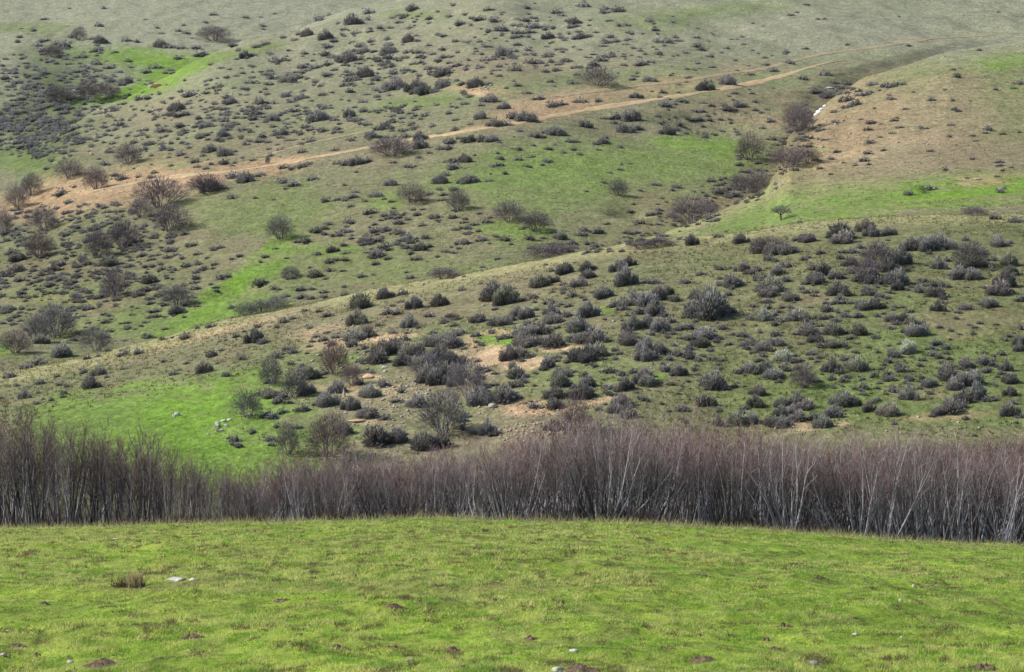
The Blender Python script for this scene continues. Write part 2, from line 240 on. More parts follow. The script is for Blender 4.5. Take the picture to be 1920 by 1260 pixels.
# the slope behind, beyond the left-hand gully
LQ = [(560, 470), (660, 345), (720, 250), (800, 165), (900, 82), (1010, 5), (1200, -120), (1600, -260), (2600, -300)]
K4 = np.stack([full(a) for a, b in LQ])
tilt = np.interp(S, [-.25, -.14, 0, .25], [-14, 4, 0, 0])
Z4 = np.stack([(ray(960, b)[1])*a+full(0)+tilt*(1 if a < 800 else .3) for a, b in LQ])
back = pchip(K4, Z4, Yr)
def smax(a, b, k): return .5*(a+b+np.sqrt((a-b)**2+k*k))
XX, YY = S[None, :]*Yr[:, None], Yr[:, None]+0*S[None, :]
ZZ = smax(smax(smax(near, right, .5), far, .8), back, 1.2)
lay = np.argmax(np.stack([near, right, far, back]), axis=0)
hill = sstep(172, 200, YY)
ZZ += hill*((fbm(XX/22, YY/26, 3, 3)-.5)*1.1+(fbm(XX/5, YY/6, 9, 3)-.5)*.42)*np.clip(YY/420, .45, 2)
mead = (1-sstep(54, 62, YY))
ZZ += mead*((fbm(XX/2.6, YY/3.2, 21, 4)-.5)*.16*sstep(2, 9, YY)+(fbm(XX/.7, YY/.8, 33, 3)-.5)*.13*sstep(2, 9, YY))
PX, PY = pix(S[None, :]+0*YY, ZZ/YY)

def height(s, Y):
    s = np.asarray(s, float); Y = np.asarray(Y, float)
    i = np.clip(np.searchsorted(S, s)-1, 0, NS-2); j = np.clip(np.searchsorted(Yr, Y)-1, 0, NY-2)
    a = np.clip((s-S[i])/(S[i+1]-S[i]), 0, 1); b = np.clip((Y-Yr[j])/(Yr[j+1]-Yr[j]), 0, 1)
    return (ZZ[j, i]*(1-a)+ZZ[j, i+1]*a)*(1-b)+(ZZ[j+1, i]*(1-a)+ZZ[j+1, i+1]*a)*b
def hxy(x, y): return height(np.asarray(x)/np.asarray(y), y)
def land(px, py, y0=176.0, y1=1600.0):
    """first point of the land met by the sight line of a photo pixel at or beyond depth y0"""
    px = np.atleast_1d(np.asarray(px, float)); py = np.atleast_1d(np.asarray(py, float))
    s, m = ray(px, py)
    Yt = np.geomspace(y0, y1, 1500)
    out = np.empty((len(px), 3))
    for k in range(len(px)):
        f = height(np.full(1500, s[k]), Yt)-m[k]*Yt
        w = np.nonzero(f >= 0)[0]
        if len(w) == 0: out[k] = np.nan; continue
        j = w[0]
        if j == 0: Y = Yt[0]
        else:
            t = -f[j-1]/(f[j]-f[j-1]); Y = Yt[j-1]+t*(Yt[j]-Yt[j-1])
        out[k] = (s[k]*Y, Y, height(s[k], Y))
    return out

for kx, ky, kw, kh, ka in [(1716, 362, 46, 15, 1.0), (1690, 364, 20, 6, 1.0), (1178, 398, 90, -16, 1.0), (1330, 235, 200, -18, 1.0), (440, 545, 120, -12, 1.0)]:
    w = land([kx], [ky], 290)[0]; d = w[1]/FPX
    ZZ += kh*d*np.exp(-(((XX-w[0])/(kw*d*.42))**2+((YY-w[1])/(kw*d*.5))**2)**1.5)
PX, PY = pix(S[None, :]+0*YY, ZZ/YY)

# =====================================================================  materials
def new_mat(name):
    m = bpy.data.materials.new(name); m.use_nodes = True
    nt = m.node_tree; nt.nodes.clear()
    return m, nt, nt.nodes.new, nt.links.new
def col_mat(name, rough=.95, noise=(), rnd=.0, transl=.0, bump=None, spec=.05):
    """colour attribute x solid noises (scale, low, high) x per-object random value"""
    m, nt, N, L = new_mat(name)
    at = N('ShaderNodeAttribute'); at.attribute_name = 'Col'
    cur = at.outputs['Color']
    tc = N('ShaderNodeTexCoord')
    for sc, lo, hi, stretch in noise:
        mp = N('ShaderNodeMapping'); mp.inputs['Scale'].default_value = (sc, sc*stretch, sc*stretch); L(tc.outputs['Object'], mp.inputs['Vector'])
        nz = N('ShaderNodeTexNoise'); nz.inputs['Detail'].default_value = 5; nz.inputs['Scale'].default_value = 1; nz.inputs['Roughness'].default_value = .65
        L(mp.outputs['Vector'], nz.inputs['Vector'])
        mr = N('ShaderNodeMapRange'); mr.inputs['From Min'].default_value = .3; mr.inputs['From Max'].default_value = .7
        mr.inputs['To Min'].default_value = lo; mr.inputs['To Max'].default_value = hi
        L(nz.outputs['Fac'], mr.inputs['Value'])
        vm = N('ShaderNodeVectorMath'); vm.operation = 'SCALE'; L(cur, vm.inputs[0]); L(mr.outputs['Result'], vm.inputs['Scale']); cur = vm.outputs['Vector']
    if rnd:
        oi = N('ShaderNodeObjectInfo')
        mr = N('ShaderNodeMapRange'); mr.inputs['To Min'].default_value = 1-rnd; mr.inputs['To Max'].default_value = 1+rnd; L(oi.outputs['Random'], mr.inputs['Value'])
        vm = N('ShaderNodeVectorMath'); vm.operation = 'SCALE'; L(cur, vm.inputs[0]); L(mr.outputs['Result'], vm.inputs['Scale']); cur = vm.outputs['Vector']
        hs = N('ShaderNodeHueSaturation'); L(cur, hs.inputs['Color'])
        m2 = N('ShaderNodeMath'); m2.operation = 'MULTIPLY'; m2.inputs[1].default_value = 7.31; L(oi.outputs['Random'], m2.inputs[0])
        m3 = N('ShaderNodeMath'); m3.operation = 'FRACT'; L(m2.outputs[0], m3.inputs[0])
        m4 = N('ShaderNodeMapRange'); m4.inputs['To Min'].default_value = .6; m4.inputs['To Max'].default_value = 1.25; L(m3.outputs[0], m4.inputs['Value'])
        L(m4.outputs['Result'], hs.inputs['Saturation']); cur = hs.outputs['Color']
    df = N('ShaderNodeBsdfPrincipled'); df.inputs['Roughness'].default_value = rough; df.inputs['Specular IOR Level'].default_value = spec
    L(cur, df.inputs['Base Color'])
    out = N('ShaderNodeOutputMaterial'); sh = df.outputs['BSDF']
    if bump:
        nz = N('ShaderNodeTexNoise'); nz.inputs['Scale'].default_value = bump[0]; nz.inputs['Detail'].default_value = 6; L(tc.outputs['Object'], nz.inputs['Vector'])
        bp = N('ShaderNodeBump'); bp.inputs['Strength'].default_value = bump[1]; bp.inputs['Distance'].default_value = bump[2]
        L(nz.outputs['Fac'], bp.inputs['Height']); L(bp.outputs['Normal'], df.inputs['Normal'])
    if transl:
        tr = N('ShaderNodeBsdfTranslucent'); L(cur, tr.inputs['Color'])
        mx = N('ShaderNodeMixShader'); mx.inputs['Fac'].default_value = transl; L(sh, mx.inputs[1]); L(tr.outputs[0], mx.inputs[2]); sh = mx.outputs[0]
    L(sh, out.inputs['Surface'])
    return m
M_ground = col_mat('hillside turf and earth', noise=((.28, .82, 1.17, .8), (1.1, .64, 1.34, .6), (5.0, .70, 1.27, .5), (26.0, .72, 1.25, .7)), bump=(1.6, .7, .4))
M_blade = col_mat('grass blades', rough=.6, transl=.48, spec=.2)
M_shrub = col_mat('cushion shrub twigs', rnd=.34, transl=.3)
M_bush = col_mat('leafless twigs', rnd=.18)
M_bark = col_mat('pale grey bark', rnd=.15)
M_rock = col_mat('weathered rock', noise=((6.0, .72, 1.2, 1), (1.2, .8, 1.15, 1)), bump=(9, .6, .05))
M_earth = col_mat('crumbly earth', noise=((14.0, .6, 1.4, 1),), bump=(30, .9, .03))
M_road = col_mat('rutted dirt', noise=((.8, .8, 1.2, 1), (4.0, .85, 1.15, 1)), bump=(2.0, .4, .1))
M_snow = col_mat('old snow', rough=.6, noise=((2.0, .9, 1.05, 1),), bump=(3, .3, .05))
M_straw = col_mat('dead stalks', transl=.2)

# =====================================================================  mesh helpers
def mesh_of(name, V, F, cols, mat, smooth=False):
    me = bpy.data.meshes.new(name)
    V = np.ascontiguousarray(V, np.float32); n = len(V)
    me.vertices.add(n); me.vertices.foreach_set('co', V.ravel())
    if isinstance(F, np.ndarray):
        k = F.shape[1]; nf = len(F)
        me.loops.add(nf*k); me.loops.foreach_set('vertex_index', F.astype(np.int32).ravel())
        me.polygons.add(nf); me.polygons.foreach_set('loop_start', np.arange(0, nf*k, k, dtype=np.int32))
    else:
        lens = np.array([len(f) for f in F], np.int32)
        me.loops.add(int(lens.sum())); me.loops.foreach_set('vertex_index', np.concatenate([np.asarray(f) for f in F]).astype(np.int32))
        me.polygons.add(len(F)); me.polygons.foreach_set('loop_start', np.concatenate([[0], np.cumsum(lens)[:-1]]).astype(np.int32))
    me.update(calc_edges=True)
    ca = me.color_attributes.new('Col', 'FLOAT_COLOR', 'POINT')
    c = np.ones((n, 4), np.float32); c[:, :3] = cols
    ca.data.foreach_set('color', c.ravel())
    me.materials.append(mat)
    if smooth: me.polygons.foreach_set('use_smooth', np.ones(len(me.polygons), bool))
    me.validate()
    return me
def put(name, me, parent=None, loc=(0, 0, 0), rz=0., sc=(1, 1, 1)):
    o = bpy.data.objects.new(name, me); C.objects.link(o)
    if parent is not None: o.parent = parent
    o.location = loc; o.rotation_euler = (0, 0, rz); o.scale = sc
    return o
def tag(o, label=None, cat=None, group=None, kind=None):
    for k, v in (('label', label), ('category', cat), ('group', group), ('kind', kind)):
        if v: o[k] = v
    return o
def spikes(P, D, L, W, c0, c1, rg):
    """thin triangles: root P, direction D, length L, root width W, root and tip colours"""
    n = len(P); D = D/np.linalg.norm(D, axis=1, keepdims=True)
    a = np.cross(D, rg.normal(size=(n, 3))); a /= np.linalg.norm(a, axis=1, keepdims=True)+1e-9
    w = (np.asarray(W)*np.ones(n))[:, None]*.5; l = (np.asarray(L)*np.ones(n))[:, None]
    V = np.stack([P-a*w, P+a*w, P+D*l], 1).reshape(-1, 3)
    cc = np.stack([c0*np.ones((n, 3)), c0*np.ones((n, 3)), c1*np.ones((n, 3))], 1).reshape(-1, 3)
    return V, np.arange(3*n).reshape(-1, 3), cc
def join(parts):
    V, F, c, k = [], [], [], 0
    for v, f, cc in parts:
        V.append(v); F.append(f+k); c.append(cc); k += len(v)
    return np.concatenate(V), np.concatenate(F), np.concatenate(c)
def tube(pts, r, col, sides=4):
    pts = np.asarray(pts, float); n = len(pts)
    d = np.gradient(pts, axis=0); d /= np.linalg.norm(d, axis=1, keepdims=True)
    a = np.cross(d, [0.31, .95, .05]); a /= np.linalg.norm(a, axis=1, keepdims=True); b = np.cross(d, a)
    th = np.arange(sides)*2*PI/sides
    V = (pts[:, None]+(np.cos(th)[None, :, None]*a[:, None]+np.sin(th)[None, :, None]*b[:, None])*np.asarray(r)[:, None, None]).reshape(-1, 3)
    F = []
    for i in range(n-1):
        for k in range(sides):
            p, q = i*sides+k, i*sides+(k+1) % sides
            F += [(p, q, q+sides), (p, q+sides, p+sides)]
    return V, np.array(F), np.ones((len(V), 3))*col
def blob(rg, sub=2, rough=.25, flat=1.0):
    import bmesh
    bm = bmesh.new(); bmesh.ops.create_icosphere(bm, subdivisions=sub, radius=1)
    V = np.array([v.co[:] for v in bm.verts]); F = np.array([[v.index for v in f.verts] for f in bm.faces]); bm.free()
    for _ in range(9):
        n = rg.normal(size=3); n /= np.linalg.norm(n); h = rg.uniform(.55, .95)
        d = V@n; V -= np.clip(d-h, 0, None)[:, None]*n*.85
    k = rg.uniform(0, 50)
    V *= (1+rough*(fbm(V[:, 0]*2+k+V[:, 2], V[:, 1]*2-k+V[:, 2]*1.7, int(rg.integers(99)), 3)-.5))[:, None]
    V[:, 2] *= flat
    return V, F

# =====================================================================  colours of the land (turf, dry grass, bare earth, with haze and shade painted in)
OLIVE, DRY, GREEN, LUSH = np.array([.205, .20, .112]), np.array([.275, .24, .15]), np.array([.165, .23, .068]), np.array([.178, .305, .045])
SAND, ORANGE, BROWN, HAZE = np.array([.60, .43, .27]), np.array([.43, .295, .18]), np.array([.245, .19, .125]), np.array([.31, .315, .225])
LEAFY, LIME, DARK = np.array([.07, .055, .045]), np.array([.24, .33, .045]), np.array([.085, .12, .045])
col = np.empty((NY, NS, 3)); col[:] = OLIVE
def blend(w, c):
    global col
    w = np.clip(w, 0, 1)[..., None]; col = col*(1-w)+c*w
n1, n2, n3 = fbm(XX/30, YY/34, 51, 4), fbm(XX/7, YY/9, 61, 4), fbm(XX/1.6, YY/2.4, 71, 3)
blend(sstep(.42, .66, n1)*.55, DRY); blend(sstep(.5, .7, fbm(XX/45, YY/50, 81, 3))*.5, GREEN)
blend(sstep(.52, .75, n2)*.35, BROWN); blend(sstep(.55, .8, 1-n2)*.3, GREEN)
blend(sstep(340, 900, YY)*.85, HAZE)  # distance haze painted in: the land pales with depth
WX = (fbm(XX/np.clip(YY/40, 2, 40), YY/np.clip(YY/40, 2, 40), 91, 3)-.5)
n4 = fbm(XX/3.2, YY/4.5, 171, 3)
def patch(x, y, rx, ry, rot, c, w, yr=(290, 2000), soft=.55):
    a = math.radians(rot); dx, dy = PX-x, PY-y
    u = (dx*math.cos(a)+dy*math.sin(a))/rx; v = (-dx*math.sin(a)+dy*math.cos(a))/ry
    r = np.sqrt(u*u+v*v)+WX*.9+(n3-.5)*1.0+(n4-.5)*.7
    blend((1-sstep(1-soft, 1+soft*.8, r))*w*(.72+.28*sstep(.35, .6, n4))*((YY > yr[0]) & (YY < yr[1])), c)
NR = (174, 290)
# near hill
blend(sstep(900, 1500, PX)*.55*((YY > 174) & (YY < 290))*(.5+.5*n2), np.array([.12, .15, .05]))
blend((1-sstep(0, 26, PY-np.interp(PX, [p[0] for p in CREST], [p[1] for p in CREST])))*.75*((YY > 200) & (YY < 279)), np.array([.36, .34, .17]))
for a in [(250, 790, 230, 62, -8, LUSH, .95), (360, 835, 190, 60, 10, LUSH, .95), (410, 760, 90, 55, -20, LUSH, .9), (150, 800, 120, 40, -14, GREEN, .7), (480, 880, 80, 40, 0, LUSH, .7),
          (560, 700, 130, 60, 0, GREEN, .35), (560, 830, 90, 40, 0, GREEN, .5), (925, 636, 40, 14, 0, LUSH, .9), (1238, 706, 30, 12, 0, LUSH, .7), (1135, 582, 26, 9, 0, LUSH, .7), (650, 810, 70, 26, 0, GREEN, .55),
          (1120, 690, 140, 60, 0, GREEN, .45), (1480, 745, 260, 40, 0, GREEN, .4), (1750, 640, 200, 26, 0, GREEN, .35), (660, 672, 30, 9, 0, LUSH, .5)]:
    patch(*a, yr=NR)
for a in [(905, 668, 48, 18, 0, SAND, 1.0), (985, 682, 56, 8, -6, SAND, .9), (845, 660, 44, 5, 0, SAND, .85), (742, 632, 60, 6, -6, SAND, .85), (716, 628, 36, 6, 0, SAND, .6), (930, 624, 40, 6, 0, SAND, .8),
          (1068, 653, 46, 5, -6, SAND, .85), (1000, 770, 62, 10, 0, SAND, .8), (985, 762, 54, 12, 0, ORANGE, .55), (882, 642, 16, 20, 0, SAND, .7), (905, 696, 22, 11, 0, SAND, .8), (1122, 752, 52, 5, -10, SAND, .85),
          (655, 640, 70, 12, -6, SAND, .55), (690, 706, 26, 6, 0, SAND, .85), (1480, 796, 80, 6, 0, ORANGE, .75), (1530, 802, 60, 5, -8, SAND, .6), (1762, 781, 80, 7, -4, ORANGE, .55), (540, 592, 80, 10, -12, DRY, .7),
          (640, 600, 120, 18, -12, DRY, .6), (400, 625, 120, 7, -14, SAND, .35), (720, 745, 70, 20, 0, SAND, .25), (650, 730, 60, 12, 0, SAND, .4), (960, 820, 130, 26, 0, DRY, .5), (1020, 805, 70, 12, 0, SAND, .2),
          (1520, 560, 60, 14, 0, BROWN, .5), (1800, 600, 130, 30, 0, BROWN, .55), (1540, 625, 50, 10, 0, BROWN, .5), (1730, 735, 60, 16, 0, BROWN, .6), (1800, 820, 300, 16, 0, DRY, .5), (800, 590, 120, 24, -8, BROWN, .45),
          (1000, 545, 180, 16, -14, BROWN, .4), (550, 685, 60, 10, 0, DRY, .4), (1300, 830, 140, 12, 0, DRY, .4), (690, 790, 40, 7, 0, SAND, .55), (1470, 668, 80, 20, 0, BROWN, .4), (600, 620, 50, 8, -14, SAND, .5)]:
    patch(*a, yr=NR)
# green shelf and the hill on the right
RR = (284, 600)
for a in [(1730, 362, 250, 30, -3, LUSH, .9), (1600, 385, 190, 24, -6, LUSH, .85), (1420, 412, 190, 26, -16, GREEN, .85), (1560, 372, 200, 34, -10, GREEN*1.1, .8), (1885, 116, 70, 14, -6, LUSH, .75), (1880, 345, 60, 20, 0, LUSH, .6), (1780, 395, 200, 8, 0, DRY, .5),
          (1700, 250, 260, 80, 0, DRY, .5), (1640, 250, 230, 90, -14, np.array([.36, .28, .18]), .7), (1570, 262, 120, 40, -30, ORANGE*.92, .6), (1500, 300, 70, 26, -20, ORANGE, .45), (1590, 180, 60, 12, -40, ORANGE, .5), (1560, 300, 80, 14, -10, SAND, .35), (1720, 262, 60, 10, 0, SAND, .35),
          (1850, 340, 44, 7, 0, ORANGE, .7), (1830, 280, 130, 30, 0, BROWN, .5), (1600, 325, 90, 10, 0, BROWN, .4), (1800, 375, 260, 4, -3, BROWN, .45), (1880, 330, 70, 5, -3, ORANGE, .4)]:
    patch(*a, yr=RR)
rcx, rcy = [p[0] for p in RC], [p[1] for p in RC]
rim = np.interp(PX, rcx, rcy)
blend((1-sstep(2, 30, PY-rim+(n3-.5)*14))*.75*((YY > 300) & (YY < YRC[None, :]+3) & (PX > 1150) & (PX < 1450)), np.array([.32, .34, .15]))
blend((1-sstep(5, 26, rim-PY+(n3-.5)*16))*.45*((PY < rim) & (YY > YRC[None, :]+6) & (YY < 900) & (PX > 1440) & (PX < 1860)), LEAFY)
# far slope
for a in [(440, 535, 120, 24, -35, LUSH, .9), (400, 595, 110, 22, -16, LUSH, .7), (480, 500, 60, 20, -35, LUSH, .6), (1310, 272, 110, 20, 6, LUSH, .75), (1240, 305, 260, 48, 0, GREEN*1.15, .75), (1020, 345, 220, 50, 0, GREEN*1.1, .7), (950, 428, 80, 15, 0, LUSH, .6),
          (720, 375, 60, 20, 0, LUSH, .5), (500, 400, 150, 44, 0, GREEN, .6), (800, 190, 80, 15, -4, GREEN, .8), (700, 500, 200, 44, 0, GREEN, .5), (250, 108, 110, 18, 4, LUSH, .9), (330, 125, 80, 15, -14, LUSH, .9), (230, 178, 100, 13, -12, LUSH, .95),
          (300, 152, 110, 12, -20, LUSH, .85), (420, 105, 90, 10, -12, GREEN, .8), (30, 300, 70, 34, 0, GREEN, .85), (0, 660, 30, 40, 0, LUSH, .9), (60, 690, 60, 10, 0, GREEN, .6), (1340, 22, 130, 16, -3, GREEN, .75), (1240, 42, 120, 22, 0, GREEN, .6),
          (780, 28, 70, 12, 0, GREEN, .6), (30, 52, 110, 12, 0, GREEN, .6), (640, 470, 60, 14, 0, LUSH, .35), (130, 560, 60, 20, 0, GREEN, .5), (270, 600, 90, 22, 0, GREEN, .6), (1000, 450, 90, 14, 0, GREEN, .5)]:
    patch(*a)
for a in [(170, 362, 240, 38, -9, ORANGE, .95), (50, 388, 110, 24, -8, ORANGE, .85), (330, 338, 170, 15, -8, ORANGE, .8), (490, 312, 120, 8, -10, ORANGE, .7), (240, 350, 90, 6, -8, SAND, .5), (885, 168, 60, 10, 6, ORANGE, .8), (900, 176, 26, 7, 0, SAND, .6),
          (1180, 172, 240, 24, -10, ORANGE, .6), (1010, 205, 110, 18, -9, ORANGE, .5), (900, 240, 50, 7, -6, ORANGE, .7), (1380, 190, 110, 26, -5, BROWN, .6), (1400, 225, 90, 12, 0, ORANGE, .3), (900, 130, 150, 26, 0, BROWN, .5), (260, 215, 130, 26, -10, DRY, .6),
          (291, 160, 13, 4, 10, ORANGE, .9), (180, 285, 60, 14, 0, DRY, .6), (1240, 385, 70, 20, 30, BROWN, .6), (1168, 392, 40, 22, 20, DARK, .3), (1230, 405, 60, 16, 0, BROWN, .5), (1330, 210, 120, 30, -6, np.array([.24, .21, .13]), .6), (1200, 225, 120, 14, -8, DARK, .4), (1560, 130, 60, 10, -25, BROWN, .7), (120, 500, 120, 18, 0, BROWN, .5), (150, 560, 90, 9, 0, ORANGE, .35), (470, 490, 60, 6, -10, DRY, .5),  # dark green hollow patch: its shade is put into the colour
          (1600, 60, 500, 50, 0, HAZE, .6), (300, 15, 400, 26, 0, HAZE, .7), (760, 150, 60, 12, 0, BROWN, .4), (400, 280, 160, 12, -8, BROWN, .5), (1140, 240, 90, 8, 0, BROWN, .35), (640, 240, 150, 8, -8, DRY, .5),  # upper slopes paled further, haze put into the ground colour
          (1540, 172, 70, 18, -28, LEAFY, .6), (1500, 225, 40, 32, -50, LEAFY, .45), (1440, 310, 80, 30, -40, LEAFY, .5), (1360, 368, 90, 28, -25, BROWN, .7), (1270, 412, 110, 16, -16, BROWN, .6), (1660, 118, 120, 8, -14, LEAFY, .5), (60, 230, 120, 80, 0, DARK, .75), (110, 130, 130, 50, 0, DARK, .6), (150, 490, 200, 110, 0, DARK, .3)]:  # gully patches: dark leaf litter, with the gully's shadow painted in
    patch(*a)
# the wood floor and the meadow
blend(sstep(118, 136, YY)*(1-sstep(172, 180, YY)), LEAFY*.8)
g1, g2 = fbm(XX/3.2, YY/3.6, 101, 4), fbm(XX/.8, YY/1.0, 111, 4)
mw = 1-sstep(60, 90, YY)
blend(mw, np.array([.23, .31, .046])); blend(mw*sstep(.5, .72, g1)*.5, np.array([.22, .205, .085])); blend(mw*sstep(.55, .72, g2)*.12, np.array([.22, .17, .09]))
blend(mw*sstep(.5, .75, 1-g1)*.5, np.array([.12, .20, .03])); blend(mw*sstep(.5, .7, fbm(XX/.25, YY/.4, 191, 3))*.4, np.array([.23, .21, .09])); blend(mw*sstep(47, 56, YY)*.4, np.array([.42, .42, .17]))

idx = np.arange(NY*NS).reshape(NY, NS)
quads = np.stack([idx[:-1, :-1], idx[:-1, 1:], idx[1:, 1:], idx[1:, :-1]], -1).reshape(-1, 4)
V = np.stack([XX, YY, ZZ], -1).reshape(-1, 3)
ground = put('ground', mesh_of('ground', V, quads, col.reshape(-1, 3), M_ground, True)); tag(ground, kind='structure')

# =====================================================================  the dirt roads, draped over the far slope
def road(name, pts, width, c):
    p = np.array(pts, float)
    t = np.concatenate([[0], np.cumsum(np.hypot(*np.diff(p, axis=0).T))]); q = np.linspace(0, t[-1], 420)
    x, y = np.interp(q, t, p[:, 0]), np.interp(q, t, p[:, 1])
    ker = np.ones(21)/21
    y = np.convolve(np.pad(y, 10, mode='edge'), ker, 'valid')
    W = land(x, y, 300); W = W[~np.isnan(W[:, 0])]
    for _ in range(3): W[1:-1, :2] = (W[:-2, :2]+W[1:-1, :2]*2+W[2:, :2])/4
    d = np.gradient(W[:, :2], axis=0); d /= np.linalg.norm(d, axis=1, keepdims=True)+1e-9; nrm = np.stack([-d[:, 1], d[:, 0]], 1)
    n = len(W); wob = (fbm(np.arange(n)/6., np.zeros(n), 5, 4)-.5)*1.3
    fade = np.clip(np.minimum(np.arange(n), np.arange(n)[::-1])/25., .15, 1)
    V, cc = [], []
    for k, f in enumerate((-.5, -.3, -.15, 0, .15, .3, .5)):
        xy = W[:, :2]+nrm*((width*fade*(1+wob))*f)[:, None]
        V.append(np.column_stack([xy, hxy(xy[:, 0], xy[:, 1])+(.16 if abs(f) < .5 else .03)]))
        g = ((.0 if abs(f) in (.15, .3) else .5 if f == 0 else .5)+1.1*(fbm(np.arange(n)/4.+f*9, np.full(n, f*7), 35, 3)-.5)).clip(0, 1)[:, None]; cc.append((c*1.12)*(1-g)+(OLIVE*.5+c*.45)*g)
    V = np.stack(V, 1).reshape(-1, 3); cc = np.stack(cc, 1).reshape(-1, 3)
    i = np.arange(n*7).reshape(n, 7)
    F = np.stack([i[:-1, :-1], i[1:, :-1], i[1:, 1:], i[:-1, 1:]], -1).reshape(-1, 4)
    tag(put(name, mesh_of(name, V, F, cc, M_road, True)), kind='structure')
road('dirt_road', [(143, 364), (233, 348), (293, 335), (367, 328), (433, 322), (500, 312), (567, 299), (633, 288), (690, 277), (763, 263), (840, 252), (917, 239), (973, 230), (1073, 211), (1173, 195), (1273, 180), (1380, 163), (1463, 144), (1513, 127), (1580, 112)], 2.9, np.array([.47, .35, .21]))
road('dirt_track', [(480, 297), (567, 272), (633, 258), (707, 242), (760, 233)], 1.6, np.array([.33, .29, .18]))
road('dirt_track', [(1010, 185), (1107, 173), (1173, 164), (1273, 153), (1347, 141), (1430, 130), (1480, 116), (1547, 101), (1647, 88), (1747, 73), (1915, 62)], 2.0, np.array([.35, .28, .18]))

# =====================================================================  labels that single out one thing
MARKS = [('bright sandy scrape', 905, 670), ('white rock outcrop', 418, 797), ('lone pale field rock', 332, 777), ('little green patch', 925, 637), ('reddish slope bush', 1078, 780),
         ('stony rubble', 1010, 805), ('big dark oval shrub', 1334, 573), ('pale sage shrub', 1470, 668), ('tall mauve thicket', 1645, 485), ('round mauve bush', 1507, 708), ('orange scrape', 1500, 797),
         ('shrub on bare turf', 1760, 575), ('small round tree', 1464, 400), ('grassy knoll', 1720, 350), ('arched pale ledge', 690, 706), ('near ridge saddle', 1180, 458), ('snow patch', 1537, 205),
         ('orange roadside scar', 170, 362), ('gully thicket', 1295, 395), ('lone ash-grey bush', 525, 430), ('bright green streak', 440, 532), ('high gully meadow', 260, 108), ('orange bank', 290, 160),
         ('thin sandy ledge', 1120, 752), ('long pale crest line', 860, 522), ('big roadside thicket', 300, 365), ('turf at ridge end', 60, 740), ('track fork', 1480, 130)]
ORD = ['nearest', 'second', 'third', 'fourth', 'fifth', 'sixth', 'seventh', 'eighth', 'ninth', 'tenth', 'eleventh', 'twelfth', 'thirteenth', 'fourteenth', 'fifteenth', 'sixteenth', 'seventeenth', 'eighteenth', 'nineteenth', 'twentieth']
DIRS = ['right of', 'above and right of', 'above', 'above and left of', 'left of', 'below and left of', 'below', 'below and right of']
def single_out(items, marks=MARKS):
    """items: (px, py, phrase) -> one label each: phrase, rank and direction from the nearest landmark"""
    slots = {}
    for i, (x, y, ph) in enumerate(items):
        d = [math.hypot(x-a, y-b) for _, a, b in marks]; k = int(np.argmin(d)); n, a, b = marks[k]
        q = int(round(math.atan2(-(y-b), x-a)/(PI/4))) % 8
        slots.setdefault((k, q, ph), []).append((d[k], i))
    out = [None]*len(items)
    for (k, q, ph), L in slots.items():
        for r, (_, i) in enumerate(sorted(L)):
            out[i] = f"{ph}, {ORD[min(r, 19)]} one {DIRS[q]} the {marks[k][0]}"
    return out

# =====================================================================  cushion shrubs
def shrub_geo(seed, n_lobe, per, core=True, wide=1.0):
    rg = np.random.default_rng(seed); parts = []; tint = np.array([(1, 1, 1), (1.06, 1.0, .92), (.98, .96, 1.02), (.97, 1.02, .86), (1.08, .98, 1.0)][seed % 5])
    for k in range(n_lobe):
        a = rg.uniform(0, 2*PI); d = 0 if k == 0 else rg.uniform(.16, .36)
        c = np.array([math.cos(a)*d*wide, math.sin(a)*d*.8, 0.0]); r = .30 if k == 0 else rg.uniform(.13, .25); hz = rg.uniform(1.0, 1.3)
        D = rg.normal(size=(per, 3)); D[:, 2] = np.abs(D[:, 2])*1.1-.12; D /= np.linalg.norm(D, axis=1, keepdims=True)
        rad = np.array([r, r, r*hz])
        P = c+D*rad*rg.uniform(.45, .95, (per, 1)); dirs = D*rad+np.array([0, 0, .07])+rg.normal(size=(per, 3))*.11
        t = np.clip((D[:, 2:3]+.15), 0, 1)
        tip = np.array([.19, .182, .176])+t*np.array([.42, .415, .36])  # upward tips paler: light on the shrub tops painted in
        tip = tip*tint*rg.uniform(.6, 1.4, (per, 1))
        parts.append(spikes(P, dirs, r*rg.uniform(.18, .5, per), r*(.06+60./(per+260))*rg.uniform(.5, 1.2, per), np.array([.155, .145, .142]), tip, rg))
        if core:
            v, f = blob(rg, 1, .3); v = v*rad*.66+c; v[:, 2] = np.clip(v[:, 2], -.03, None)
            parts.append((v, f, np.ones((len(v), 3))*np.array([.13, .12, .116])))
    V, F, cc = join(parts); V[:, 2] = np.maximum(V[:, 2], -.03)
    w = np.percentile(V[:, 0], 98)-np.percentile(V[:, 0], 2); h = np.percentile(V[:, 2], 98)
    return V*np.array([1/w, 1/w, rg.uniform(.44, .56)/h]), F, cc
def parse(txt, x0, y0):
    o = []
    for t in txt.split():
        q = t.split(','); x, y, w = float(q[0])/3+x0, float(q[1])/3+y0, float(q[2])/3
        o.append((x, y+.30*w, w, len(q) > 3))
    return o
ALL = parse(SHRUBS_F, 1280, 420)+parse(SHRUBS_E, 640, 420)+parse(SHRUBS_D, 0, 420)+parse(SHRUBS_A, 0, 0)+parse(SHRUBS_B, 640, 0)+parse(SHRUBS_C, 1280, 0)
W3 = land([a[0] for a in ALL], [a[1] for a in ALL])
ALL = [a+tuple(w) for a, w in zip(ALL, W3) if not math.isnan(w[0])]
ALL.sort(key=lambda a: -a[2])
own, rest = ALL[:300], ALL[300:]
